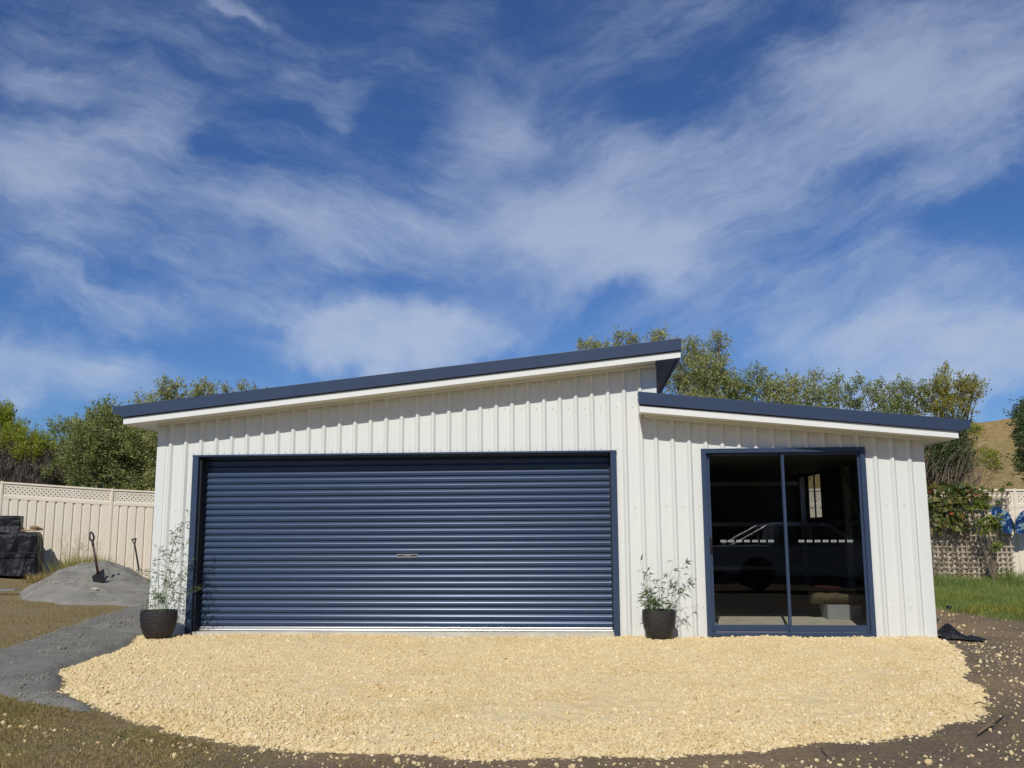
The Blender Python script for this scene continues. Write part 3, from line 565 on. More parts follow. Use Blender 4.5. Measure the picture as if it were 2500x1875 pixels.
mb = MB(); a = at(1747, 1525, .04); mb.box(a[0] - .008, a[0] + .008, .0385, .041, a[2] - .02, a[2] + .02); mb.build('small_sticker', PAPER, s1)
mb = MB(); a = at(1938, 1527, .005); mb.box(a[0] - .006, a[0] + .006, .004, .0065, a[2] - .018, a[2] + .018); mb.build('small_sticker', PAPER, s2)
# side window of the lean-to
f = MB(); fw = .03; X0, X1 = 8.998, 9.014
f.box(X0, X1, SW0 - .01, SW0 + fw, SWZ0, SWZ1); f.box(X0, X1, SW1 - fw, SW1 + .01, SWZ0, SWZ1); f.box(X0, X1, SW0 + fw, SW1 - fw, SWZ0, SWZ0 + fw); f.box(X0, X1, SW0 + fw, SW1 - fw, SWZ1 - fw, SWZ1); f.box(8.999, 9.013, (SW0 + SW1) / 2 + .0, (SW0 + SW1) / 2 + .06, SWZ0 + fw, SWZ1 - fw)
wn = f.build('side_window', NAVYF, shed)
mb = MB(); mb.add([(9.006, SW0 + fw, SWZ0 + fw), (9.006, SW1 - fw, SWZ0 + fw), (9.006, SW1 - fw, SWZ1 - fw), (9.006, SW0 + fw, SWZ1 - fw)], [(0, 1, 2, 3)]); mb.build('window_glass', GLASS, wn)
# ------------------------------------------------------------------ things inside the shed
b0 = at(2021, 1494, 1.7); bx = MB(); bx.box(b0[0], b0[0] + .43, 1.7, 2.1, .047, .225); tag(bx.build('carton', PAPER, origin=(b0[0] + .2, 1.9, .047), bevel=.004), 'low white carton on the concrete floor behind the right glass pane', 'box')
rc = empty('rolled_canvas', (b0[0] + .15, 1.9, .226), 'rolled olive canvas lying on the white carton behind the glass', 'canvas roll')
mb = MB(); cx0 = b0[0] - .16; L = .62
pr = [(.15 * math.cos(a) * (1 + .06 * math.sin(3 * a)), .10 * math.sin(a) + .10) for a in np.linspace(0, 2 * math.pi, 25)[:-1]]
V = []; NS = 14
for i in range(NS):
    t = i / (NS - 1); sc = 1 - .12 * (abs(t - .5) * 2) ** 4 + .05 * math.sin(t * 17)
    for a, b in pr: V.append((cx0 + t * L, 1.9 + a * sc, .228 + b * sc))
n = len(pr); mb.add(V, [(i * n + k, i * n + (k + 1) % n, (i + 1) * n + (k + 1) % n, (i + 1) * n + k) for i in range(NS - 1) for k in range(n)] + [tuple(range(n))[::-1], tuple((NS - 1) * n + k for k in range(n))])
mb.build('canvas', CANVAS, rc, smooth=True)
for k in range(3):
    mb = MB(); mb.tube([(cx0 + L * (.2 + .3 * k), 1.9 + .155 * math.cos(a), .33 + .105 * math.sin(a)) for a in np.linspace(0, 2 * math.pi, 20)], .006, 5, cap=False); mb.build('strap', TWIG, rc)
p0 = at(1990, 1427, 1.8); p1 = at(2050, 1440, 1.8); mb = MB(); mb.prism([(p0[0], 1.75, .452), (p1[0], 1.72, .440), (p1[0], 1.82, .440), (p0[0], 1.85, .452)], (0, 0, 0), (0, 0, .022)); tag(mb.build('board', REDWOOD, origin=(p0[0], 1.8, .45)), 'short red painted board resting on the rolled canvas', 'board')
# ------------------------------------------------------------------ fences
def fence(name, P0, d, n, ztop, label, first=0, H=2.1, pan=2.37, skip=()):
    d = np.array(d, float); d /= np.hypot(*d); nrm = np.array([d[1], -d[0]])   # towards the viewer
    root = empty(name, (P0[0], P0[1], ztop(P0[0]) - H), label, 'fence')
    def W(t, o, z): p = np.array(P0) + d * t + nrm * o; return (p[0], p[1], z)
    def zt(t): return ztop((np.array(P0) + d * t)[0])
    def slab(mb, t0, t1, o0, o1, a, b):      # a,b offsets below the top line
        z0, z1 = zt(t0), zt(t1)
        V = [W(t0, o0, z0 - a), W(t1, o0, z1 - a), W(t1, o1, z1 - a), W(t0, o1, z0 - a), W(t0, o0, z0 - b), W(t1, o0, z1 - b), W(t1, o1, z1 - b), W(t0, o1, z0 - b)]
        mb.add(V, [(0, 1, 2, 3), (7, 6, 5, 4), (0, 4, 5, 1), (1, 5, 6, 2), (2, 6, 7, 3), (3, 7, 4, 0)])
    for i in range(n + 1):
        t = (i + first) * pan; mb = MB(); slab(mb, t - .028, t + .028, -.03, .036, -.012, H + .3); slab(mb, t - .012, t + .012, .036, .042, -.008, H + .3); mb.build('post', CREAM2, root)
    for i in range(n):
        t0 = (i + first) * pan + .030; t1 = (i + first + 1) * pan - .030
        mb = MB(); slab(mb, t0, t1, -.02, .028, 0, .045); slab(mb, t0, t1, .0285, .034, .018, .040); mb.build('top_rail', CREAM2, root)
        mb = MB(); slab(mb, t0, t1, -.02, .028, .315, .385); mb.build('middle_rail', CREAM2, root)
        mb = MB(); slab(mb, t0, t1, -.02, .028, H - .06, H + .02); mb.build('bottom_rail', CREAM2, root)
        # perforated lattice band
        mb = MB(); a_, b_ = .05, .02; rows = 5; nx = int((t1 - t0) / .1)
        off = (t1 - t0 - nx * .1) / 2
        slab(mb, t0, t1, .006, .010, .045, .098); slab(mb, t0, t1, .006, .010, .272, .315)
        slab(mb, t0, t0 + off + .03, .006, .0102, .09, .28); slab(mb, t1 - off - .03, t1, .006, .0102, .09, .28)
        for j in range(-1, 6):
            for q in range(nx + 1):
                ct = t0 + off + q * .1 + (.05 if j % 2 else 0); cz = .11 + j * .05 - .0
                if ct > t1 - .04: continue
                if ct < t0 + .05: continue
                z = zt(ct) - cz
                if cz < .10 or cz > .275:
                    continue
                o = [(-a_, 0), (0, a_), (a_, 0), (0, -a_)]; h = [(-b_, 0), (0, b_), (b_, 0), (0, -b_)]
                V = [W(ct + u, .008, z + v) for u, v in o] + [W(ct + u, .008, z + v) for u, v in h] + [W(ct + u, .001, z + v) for u, v in h]
                mb.add(V, [(k, (k + 1) % 4, 4 + (k + 1) % 4, 4 + k) for k in range(4)] + [(4 + k, 4 + (k + 1) % 4, 8 + (k + 1) % 4, 8 + k) for k in range(4)])
        mb.build('lattice', CREAM, root)
        mb = MB(); P = []; t = t0
        while t < t1 - .19: P += [(t, .022), (t + .135, .022), (t + .150, -.008), (t + .178, -.008), (t + .193, .022)]; t += .194
        P += [(t, .022), (t1, .022)]
        for (ta, oa), (tb, ob) in zip(P[:-1], P[1:]):
            if tb - ta < 1e-4: continue
            mb.add([W(ta, oa, zt(ta) - .385), W(tb, ob, zt(tb) - .385), W(tb, ob, zt(tb) - H + .06), W(ta, oa, zt(ta) - H + .06)], [(0, 1, 2, 3)])
        mb.build('steel_sheet', CREAM, root)
    return root
pA = at(274.5, 1194, 10.9); pB = at(6, 1176, 9.9)
slA = (pB[2] - pA[2]) / (pB[0] - pA[0])
fence('fence', (pA[0], pA[1]), (.911, .413), 6, lambda x: pA[2] + slA * (x - pA[0]) if x < pA[0] + 1.2 else pA[2] + slA * 1.2 - .02 * (x - pA[0] - 1.2), 'cream steel fence with lattice top behind the grey heap, left of the shed', first=-3)
pC = at(2475, 1195, 9.5); fence('fence', (pC[0], pC[1]), (1, 0), 6, lambda x: 2.02 - .01 * (x - 12), 'cream steel fence at the foot of the dry hill, behind the timber trellis', first=-4)
# timber trellis
tx0, tx1 = at(2250, 1300, 9.3)[0], at(2474, 1300, 9.3)[0]; tz0, tz1 = .02, at(2300, 1202, 9.3)[2]
mb = MB(); xx = tx0
while xx < tx1:
    j = RNG.uniform(-.006, .006); mb.prism([(xx, 9.33, tz0), (xx + .032, 9.33, tz0), (xx + .032 + j, 9.33, tz1), (xx + j, 9.33, tz1)], (0, 0, 0), (0, .012, 0)); xx += .098
zz = tz0 + .03
while zz < tz1 - .02:
    j = RNG.uniform(-.02, .02); mb.prism([(tx0, 9.317, zz), (tx1, 9.317, zz + j), (tx1, 9.317, zz + .032 + j), (tx0, 9.317, zz + .032)], (0, 0, 0), (0, .012, 0)); zz += .108
tag(mb.build('trellis', WOODG, origin=((tx0 + tx1) / 2, 9.33, 0)), 'weathered square timber trellis leaning on the cream fence under a vine', 'trellis')
# ------------------------------------------------------------------ leaves
def leafcloud(name, P, D, L, Wd, mt, parent, bend=.0):
    """pointed leaves at P along directions D with lengths L"""
    n = len(P); D = D / (np.linalg.norm(D, axis=1, keepdims=True) + 1e-9)
    R = RNG.normal(size=(n, 3)); S = np.cross(D, R); S /= np.linalg.norm(S, axis=1, keepdims=True) + 1e-9
    L = np.asarray(L).reshape(-1, 1) * np.ones((n, 1)); Wd = np.asarray(Wd).reshape(-1, 1) * np.ones((n, 1))
    a = P; m1 = P + D * L * .45 + S * Wd; m2 = P + D * L * .45 - S * Wd; t = P + D * L; t[:, 2] -= (bend * L[:, 0])
    V = np.stack([a, m1, t, m2], 1).reshape(-1, 3); return mesh_np(name, V, np.arange(4 * n).reshape(n, 4), 4, mt, parent=parent)
def sprigs(C, R, n, leaves, slen, up=.6, spread=.055, outw=1.0):
    """feathery sprays inside an ellipsoid C,R (world); returns leaf positions and directions"""
    u = RNG.normal(size=(n, 3)); u /= np.linalg.norm(u, axis=1, keepdims=True); r = RNG.uniform(.25, 1, n)[:, None] ** .6
    base = C + u * R * r * .85
    d = u * outw + np.array([0, 0, up]) + RNG.normal(size=(n, 3)) * .35; d /= np.linalg.norm(d, axis=1, keepdims=True)
    ln = slen * RNG.uniform(.5, 1.3, n)[:, None]
    t = RNG.uniform(0, 1, (n, leaves))[..., None]
    cv = RNG.normal(size=(n, 1, 3)) * .18
    P = base[:, None] + d[:, None] * ln[:, None] * t + cv * ln[:, None] * t * t + RNG.normal(size=(n, leaves, 3)) * spread * (1.1 - .7 * t)
    Dv = d[:, None] * .8 + RNG.normal(size=(n, leaves, 3)) * .6
    return P.reshape(-1, 3), Dv.reshape(-1, 3), base, base + d * ln
def tree(name, label, cat, puffs, Y, leaf, lw=.03, ll=.07, dens=1.0, up=.6, slen=.42, depth=.8, group=None, trunk=None, spread=.06, twigs=True, tr=.09, barkm=None, mixleaf=None, outw=1.0, fill=True):
    """puffs: (px, py, rx, ry) crown lobes surveyed at distance plane Y"""
    puffs = list(puffs)
    if fill:
        puffs = [(a, b + 7, c * .95, d * .88) for a, b, c, d in puffs]
        xs_ = [p[0] for p in puffs]; lo = max(p[1] + p[3] * .4 for p in puffs); w_ = (max(xs_) - min(xs_)) / 2 + 10; mx_ = (max(xs_) + min(xs_)) / 2
        for k in range(3):
            for u in (-.45, 0, .45): puffs.append((mx_ + u * w_, lo + 34 + k * 55, w_ * .48, 36))
    Cs = []
    for i, (px, py, rx, ry) in enumerate(puffs):
        yy = Y + RNG.uniform(-.5, .5) * depth
        c = at(px, py, yy); sc = (yy - CY) / F_PX; Cs.append((c, np.array([rx * sc, max(rx, ry) * sc * depth, ry * sc])))
    cm = np.mean([c for c, _ in Cs], 0); bx, by = (cm[0], Y) if trunk is None else (at(trunk, 1200, Y)[0], Y)
    puffs = list(puffs)
    gz = float(base_z(bx, by)) if bx < 8 else float(max(hill_z(np.array(bx), np.array(by)), -.2))
    root = empty(name, (bx, by, gz), label, cat, group)
    PP = []; DD = []; tw = MB()
    for c, r in Cs:
        vol = max(r[0] * r[2], .02); n = max(10, int(vol * 400 * dens)); P, Dv, b0, b1 = sprigs(c, r, n, 26, slen, up, spread, outw); PP.append(P); DD.append(Dv)
        if twigs:
            for q in range(min(n, 26)): tw.tube([c * .35 + b0[q] * .65, b0[q], b1[q] * .9 + b0[q] * .1], [.008, .005, .002], 3, cap=False)
    P = np.concatenate(PP); Dv = np.concatenate(DD); n = len(P)
    leafcloud('crown', P, Dv, RNG.uniform(.6, 1.3, n) * ll, RNG.uniform(.6, 1.3, n) * lw * .5, mt=LF[leaf], parent=root)
    # trunk and limbs
    zt_ = min(c[2] - r[2] for c, r in Cs); fork = np.array([bx + .15 * (cm[0] - bx), by, gz + max(.5, (cm[2] - gz) * .4)])
    tw.tube([(bx, by, gz - .2), ((bx + fork[0]) / 2 + .05, by + .04, (gz + fork[2]) / 2), tuple(fork)], [tr * 1.3, tr, tr * .8], 8)
    for c, r in Cs:
        m = fork * .5 + c * .5 + np.array([RNG.uniform(-.15, .15), RNG.uniform(-.1, .1), -.12])
        tw.tube([tuple(fork), tuple(m), tuple(c), tuple(c + np.array([RNG.uniform(-.3, .3) * r[0], 0, r[2] * .8]))], [tr * .38, tr * .2, tr * .11, tr * .03], 5)
    tw.build('trunk', barkm or BARK, root, smooth=True)
    return root
GT = 'trees and bushes growing behind the fences'
# left side
r = tree('bush', 'lime tipped bushy tree above the left end of the left fence', 'tree', [(-40, 1060, 60, 60), (8, 1030, 26, 34), (-5, 1060, 38, 50), (48, 1078, 30, 30), (70, 1090, 30, 30), (95, 1100, 26, 30), (112, 1120, 22, 24), (35, 1050, 10, 14), (20, 1085, 36, 26), (85, 1112, 34, 22), (60, 1118, 30, 18), (20, 1095, 40, 40), (-60, 1120, 50, 50), (150, 1135, 14, 12), (75, 1150, 12, 8)], 13.2, 'lime', .022, .10, 1.35, up=1.4, slen=.36, spread=.05, group=GT, tr=.12, outw=.5, fill=False)
C_ = []
for (px, py, rx, ry) in [(30, 1165, 70, 36), (95, 1172, 50, 32), (0, 1135, 55, 34), (50, 1145, 45, 30), (120, 1165, 30, 35), (-50, 1150, 60, 50), (20, 1185, 60, 25), (80, 1188, 60, 25), (130, 1190, 40, 20), (20, 1220, 60, 26), (90, 1222, 60, 26)]:
    c = at(px, py, 13.5); sc = 24.4 / F_PX; C_.append((c, np.array([rx * sc, .7, ry * sc])))
PP = []; DD = []
for c, rr in C_:
    P, Dv, _, _ = sprigs(c, rr, 420, 18, .55, 1.6, .03, .5); PP.append(P); DD.append(Dv * np.array([1, 1, 1]) + np.array([.35, 0, 1.0]))
P = np.concatenate(PP); n = len(P); leafcloud('bare_stems', P, np.concatenate(DD), RNG.uniform(.10, .28, n), .0055, LF['greyst'], r)
tree('leafy_tree', 'dense olive green tree left of the shed wall, rising over the fence', 'tree', [(160, 1062, 38, 30), (215, 1062, 40, 36), (165, 1120, 50, 42), (262, 1020, 30, 24), (262, 1060, 55, 50), (320, 1050, 48, 36), (350, 1080, 60, 50), (220, 1120, 60, 55), (290, 1120, 65, 60), (350, 1140, 60, 60), (160, 1175, 45, 30), (230, 1180, 60, 30), (310, 1185, 65, 26), (375, 1190, 55, 30), (185, 1040, 22, 14), (250, 1050, 50, 60), (330, 1100, 60, 60), (200, 1150, 60, 40), (400, 1110, 50, 60), (255, 1002, 15, 10), (190, 1095, 45, 40), (290, 1075, 50, 45), (340, 1175, 60, 35), (265, 1150, 60, 45), (145, 1145, 30, 30), (160, 1215, 50, 26), (230, 1220, 50, 26), (300, 1222, 50, 26), (360, 1225, 50, 26)], 13.4, 'olive', .034, .062, 1.15, up=.7, slen=.34, depth=1.1, group=GT, tr=.12, trunk=280, fill=False)
tree('leafy_tree', 'olive tree showing above the low left part of the upper roof', 'tree', [(352, 972, 22, 15), (340, 995, 22, 12), (402, 958, 20, 18), (425, 965, 24, 20), (462, 972, 22, 18), (495, 956, 24, 26), (520, 978, 24, 14), (400, 992, 50, 18), (470, 995, 45, 22), (555, 962, 17, 20), (590, 950, 14, 20), (575, 985, 22, 14), (620, 975, 11, 8), (636, 958, 8, 9), (430, 1060, 110, 60), (530, 1040, 90, 50), (500, 940, 10, 10), (430, 940, 12, 12), (400, 940, 10, 10)], 13.0, 'pale', .034, .062, 1.2, up=.9, slen=.26, group=GT, tr=.12)
# right side
tree('leafy_tree', 'pale sprigs of tree showing over the highest part of the upper roof', 'tree', [(1440, 848, 30, 15), (1425, 840, 14, 10), (1475, 842, 12, 10), (1520, 815, 13, 18), (1535, 832, 22, 16), (1512, 845, 12, 8), (1548, 845, 14, 8), (1590, 832, 16, 12), (1605, 825, 12, 9), (1613, 815, 5, 12), (1500, 920, 100, 50), (1580, 910, 60, 50)], 14.0, 'pale', .026, .080, 1.1, up=.8, slen=.24, group=GT)
tree('leafy_tree', 'tall olive tree right of the upper roof peak', 'tree', [(1682, 850, 22, 18), (1708, 855, 20, 16), (1690, 890, 42, 32), (1725, 900, 40, 36), (1755, 838, 9, 18), (1747, 862, 14, 24), (1745, 900, 28, 32), (1650, 930, 30, 26), (1690, 935, 45, 30), (1740, 940, 45, 30), (1648, 845, 6, 14), (1765, 925, 22, 26), (1760, 822, 6, 10)], 13.6, 'pale', .024, .088, 1.35, up=.8, slen=.30, group=GT)
tree('leafy_tree', 'rounded green tree next right of the tall olive tree', 'tree', [(1790, 935, 26, 18), (1820, 935, 26, 20), (1805, 960, 40, 22), (1842, 920, 15, 16), (1850, 905, 10, 14), (1790, 980, 40, 25), (1850, 950, 26, 26)], 14.4, 'olive', .030, .066, 1.3, up=.9, slen=.26, group=GT)
tree('leafy_tree', 'loose grey green tree above the left part of the lower roof', 'tree', [(1880, 930, 14, 14), (1900, 945, 20, 20), (1872, 950, 18, 20), (1925, 950, 30, 24), (1945, 925, 16, 14), (1965, 940, 20, 18), (1955, 970, 40, 22), (1900, 975, 40, 22), (1990, 925, 7, 16), (1995, 955, 16, 18)], 13.8, 'pale', .034, .060, 1.15, up=.9, slen=.27, group=GT)
tree('leafy_tree', 'thinly leaved tree above the middle of the lower roof', 'tree', [(2028, 940, 14, 16), (2020, 965, 24, 22), (2045, 962, 18, 20), (2042, 930, 5, 9), (2068, 965, 10, 16), (2085, 985, 14, 12), (2075, 950, 6, 6), (2010, 1000, 50, 20), (2095, 990, 8, 8)], 14.2, 'olive', .034, .062, 1.1, up=.9, slen=.24, group=GT)
tree('leafy_tree', 'dark green tree above the lower roof, left of the yellow green one', 'tree', [(2100, 930, 12, 12), (2118, 945, 15, 12), (2130, 968, 18, 15), (2155, 945, 18, 18), (2165, 975, 26, 22), (2195, 950, 20, 16), (2205, 970, 28, 24), (2212, 945, 9, 10), (2240, 965, 20, 20), (2245, 990, 28, 18), (2185, 1000, 50, 16), (2242, 948, 8, 12)], 13.6, 'olive', .032, .062, 1.3, up=.7, slen=.26, group=GT)
tree('leafy_tree', 'yellow green spreading tree above the low end of the lower roof', 'tree', [(2278, 945, 16, 20), (2302, 938, 10, 15), (2308, 915, 4, 12), (2290, 975, 26, 22), (2325, 955, 24, 24), (2352, 945, 20, 20), (2375, 950, 15, 16), (2388, 962, 9, 10), (2350, 975, 28, 18), (2310, 1000, 34, 18), (2285, 1005, 20, 14), (2380, 940, 6, 8), (2365, 985, 14, 12), (2358, 1010, 9, 9), (2300, 1040, 34, 26), (2265, 1070, 30, 30), (2320, 1045, 16, 20)], 13.2, 'yellow', .030, .062, 1.25, up=.7, slen=.24, group=GT, trunk=2300, fill=False)
tree('bush', 'dark sprawling bush under the right eave, behind the fence', 'bush', [(2330, 1075, 22, 36), (2340, 1045, 14, 20), (2300, 1085, 30, 30), (2275, 1110, 26, 34), (2325, 1120, 30, 30), (2345, 1110, 20, 22), (2270, 1075, 26, 26), (2290, 1150, 34, 26), (2330, 1160, 34, 22), (2262, 1165, 26, 24), (2350, 1060, 12, 16), (2352, 1130, 18, 18)], 12.6, 'dark', .034, .065, 1.2, up=.4, slen=.26, group=GT, trunk=2320, fill=False)
root = tree('bush', 'thin bush with yellow green tips growing low on the dry hillside', 'bush', [(2372, 1055, 13, 8), (2360, 1088, 15, 9), (2385, 1050, 6, 5), (2415, 1125, 20, 14), (2400, 1112, 14, 8), (2432, 1120, 12, 14), (2365, 1115, 14, 8), (2340, 1130, 14, 8), (2425, 1145, 8, 8)], 15.0, 'lime', .030, .050, 1.5, up=.8, slen=.2, group=GT, trunk=2370, tr=.03, fill=False)
# bare tangle of stems
mb = MB()
c0 = at(2300, 1190, 12.3)
for i in range(120):
    a = at(RNG.uniform(2240, 2400), RNG.uniform(1165, 1200), 12.2 + RNG.uniform(-.4, .6)); dx = RNG.uniform(-.1, .9); h = RNG.uniform(.3, 1.3) * (1 if a[0] < c0[0] + .3 else .7)
    m = a + np.array([dx * .35, RNG.uniform(-.1, .1), h * .6]); e = a + np.array([dx, RNG.uniform(-.15, .15), h]); mb.tube([a, m, e], [.008, .006, .002], 3, cap=False)
tag(mb.build('brushwood', BARK, origin=(c0[0], c0[1], .1)), 'tangle of bare brown stems behind the fence beside the shed corner', 'brushwood')
tree('conifer', 'dark green conifer at the right edge, on the hill above the fence', 'tree', [(2500, 1005, 8, 16), (2482, 1018, 8, 8), (2502, 1040, 20, 24), (2525, 1020, 26, 46), (2494, 1070, 12, 14), (2510, 1085, 26, 20), (2535, 1070, 40, 60), (2492, 1120, 12, 8), (2500, 1150, 12, 8), (2540, 1140, 40, 40)], 13.4, 'dark', .030, .075, 1.6, up=1.0, slen=.24, group=GT, trunk=2545, tr=.1, fill=False)
# ------------------------------------------------------------------ vine, shrub, ornament
def roundleaves(name, P, S, mt, parent):
    n = len(P); k = 7; N_ = RNG.normal(size=(n, 3)) * .55 + np.array([0, -1., .25]); N_ /= np.linalg.norm(N_, axis=1, keepdims=True)
    U = np.cross(N_, RNG.normal(size=(n, 3))); U /= np.linalg.norm(U, axis=1, keepdims=True); Vv = np.cross(N_, U); V = []
    prof = [1, .82, 1.05, .72, .72, 1.05, .82]
    for i in range(k):
        a = 2 * math.pi * i / k; V.append(P + (U * math.cos(a) + Vv * math.sin(a)) * (S * prof[i])[:, None] + N_ * (S * .12 * (i % 2))[:, None])
    V = np.stack(V, 1).reshape(-1, 3); return mesh_np(name, V, np.arange(k * n).reshape(n, k), k, mt, parent=parent)
vc = at(2320, 1260, 9.2)
vine = empty('vine', (vc[0], 9.25, 0), 'grapevine with green and red leaves climbing the trellis beside the shed corner', 'vine')
PP = []
for (px, py, rx, ry, n) in [(2275, 1225, 22, 35, 90), (2310, 1245, 38, 46, 120), (2345, 1215, 40, 28, 100), (2300, 1195, 50, 16, 70), (2350, 1192, 45, 14, 70), (2330, 1265, 45, 28, 110), (2400, 1225, 26, 16, 26), (2290, 1275, 25, 22, 45), (2380, 1205, 22, 12, 30), (2345, 1290, 25, 12, 18), (2445, 1192, 10, 8, 12), (2465, 1183, 12, 5, 9), (2400, 1200, 20, 10, 12)]:
    q = RNG.normal(size=(n, 2)) * .5; PP += [at(px + rx * a, py + ry * b, 9.14 + RNG.uniform(-.14, .12)) for a, b in q[:int(n * .62)]]
P = np.array(PP); roundleaves('foliage', P, RNG.uniform(.032, .07, len(P)), LF['vine'], vine)
mb = MB()
for i in range(24):
    a = np.array([RNG.uniform(tx0, tx0 + 1.5), 9.27, .05]); e = np.array(PP[int(RNG.integers(len(PP)))]); m = (a + e) / 2 + np.array([RNG.uniform(-.25, .25), -.02, RNG.uniform(-.1, .1)]); mb.tube([a, m, e], [.006, .005, .003], 4, cap=False)
mb.build('stem', BARK, vine)
sc0 = at(2420, 1300, 8.9); sh = empty('shrub', (sc0[0], 8.9, 0), 'small shrub with glossy light green leaf rosettes in front of the butterfly', 'shrub')
PP = []; DD = []; st = MB()
for (px, py, nn, s) in [(2388, 1230, 60, .11), (2370, 1240, 30, .09), (2405, 1238, 34, .09), (2420, 1268, 50, .12), (2432, 1282, 60, .12), (2412, 1285, 50, .12), (2392, 1275, 30, .10), (2440, 1265, 30, .10), (2400, 1300, 26, .09), (2435, 1328, 30, .10), (2425, 1340, 20, .09)]:
    c = at(px, py, 8.85 + RNG.uniform(-.1, .1)); u = RNG.normal(size=(nn, 3)) * np.array([1, 1, .75]) + np.array([0, -.15, .25]); PP.append(c + RNG.normal(size=(nn, 3)) * .035); DD.append(u)
    st.tube([(sc0[0], 8.9, 0), (sc0[0] * .5 + c[0] * .5 + RNG.uniform(-.05, .05), 8.9, c[2] * .5), c], [.012, .009, .005], 5)
P = np.concatenate(PP); leafcloud('foliage', P, np.concatenate(DD), RNG.uniform(.08, .14, len(P)), RNG.uniform(.016, .024, len(P)), LF['shrub'], sh, bend=.25); st.build('stem', BARK, sh)
def wingmat():
    m, nt, b, out = nodes_of('blue_enamel_wing'); n = tex(nt, 9, 3, .55, dist=1.2)
    nt.links.new(ramp(nt, n, [(.34, (.004, .010, .045)), (.46, (.008, .032, .12)), (.54, (.014, .08, .22)), (.60, (.30, .42, .50)), (.64, (.34, .36, .13)), (.70, (.02, .08, .24))]), b.inputs['Base Color']); b.inputs['Roughness'].default_value = .3; return m
WING = wingmat()
bc = at(2475, 1290, 9.1); bf = empty('butterfly_ornament', (bc[0], 9.1, bc[2]), 'blue enamelled metal butterfly hung on the fence behind the shrub', 'garden ornament')
lw_ = [(2473, 1272), (2462, 1252), (2443, 1240), (2420, 1236), (2412, 1243), (2418, 1256), (2432, 1268), (2438, 1280), (2444, 1297), (2462, 1305), (2471, 1300), (2473, 1288)]
def wing(pts, sgn):
    m = MB(); P = []
    for px, py in pts:
        q = at(px, py, 9.1); P.append((q[0], 9.1 - .18 * abs(q[0] - bc[0]), q[2]))
    m.prism(P, (0, 0, 0), (0, .008, 0)); m.build('wing', WING, bf)
wing(lw_, -1); wing([(2 * 2475 - px + 1, py) for px, py in lw_][::-1], 1)
mb = MB(); mb.tube([(bc[0], 9.09, bc[2] + .12), (bc[0], 9.08, bc[2] + .06), (bc[0], 9.08, bc[2]), (bc[0], 9.09, bc[2] - .12)], [.012, .026, .024, .006], 10); mb.tube([(bc[0], 9.09, bc[2] + .11), (bc[0] - .05, 9.08, bc[2] + .22)], .004, 5); mb.tube([(bc[0], 9.09, bc[2] + .11), (bc[0] + .05, 9.08, bc[2] + .22)], .004, 5); mb.build('body', TOOLBLK, bf, smooth=True)
# ------------------------------------------------------------------ tall weeds by the left fence
def weeds(name, label, spots, mt, hmin, hmax, wd, lean=.5):
    x = np.array([s[0] for s in spots]); y = np.array([s[1] for s in spots]); n = len(x)
    z = np.maximum(ground_z(x, y), np.where(sand_h(x, y) > 0, sand_z(x, y), -9))
    return blades(name, np.stack([x, y, z - .01], -1), RNG.uniform(hmin, hmax, n), np.full(n, wd), mt, lean, label, 'weeds')
sp = []
for i in range(1500):
    px = RNG.normal(212, 22); t = at(px, 1380, 9.4); sp.append((t[0] + RNG.uniform(-.1, .1), 9.5 + RNG.uniform(-.9, .5)))
weeds('yellow_grass_tuft', 'yellow green grass growing along the fence foot behind the grey heap', sp, LF['yellow'], .34, .72, .005, .6)
sp = [(at(RNG.uniform(90, 170), 1380, 9.)[0], 9.0 + RNG.uniform(-.5, .5)) for _ in range(1300)] + [(at(RNG.uniform(350, 395), 1400, 9.)[0], 9.0 + RNG.uniform(-1, 1)) for _ in range(500)]
weeds('brown_grass_tuft', 'dead brown grass and litter at the fence foot by the black cover', sp, LF['dry'], .08, .28, .004, .9)
STRAW = mat('straw_stem', (.46, .38, .22), .8)
def stalk(loc, h, lean, label):
    m = MB(); P = np.array(loc); F = lambda t: P + np.array([lean * h * t ** 1.8, 0, h * t]); m.tube([F(t) for t in np.linspace(0, 1, 7)], [.004, .0035, .003, .0028, .0025, .002, .0015], 4, cap=False)
    for i in range(9):
        b = F(RNG.uniform(.55, 1)); e = b + np.array([RNG.uniform(-.09, .12), RNG.uniform(-.05, .05), RNG.uniform(.03, .12)]); m.tube([b, (b + e) / 2, e, e + (e - b) * .3], [.0015, .0015, .005, .001], 4, cap=False)
    tag(m.build('weed_stalk', STRAW, origin=loc), label, 'weed', 'dry seed stalks against the fence')
for i in range(16):
    px = 150 + i * 5.2 + RNG.uniform(-3, 3); l = at(px, 1400, 9.6 + RNG.uniform(-.3, .3)); stalk((l[0], l[1], .08), RNG.uniform(.7, 1.12), RNG.uniform(-.25, .15), 'thin dry seed stalk standing among its like against the cream fence')
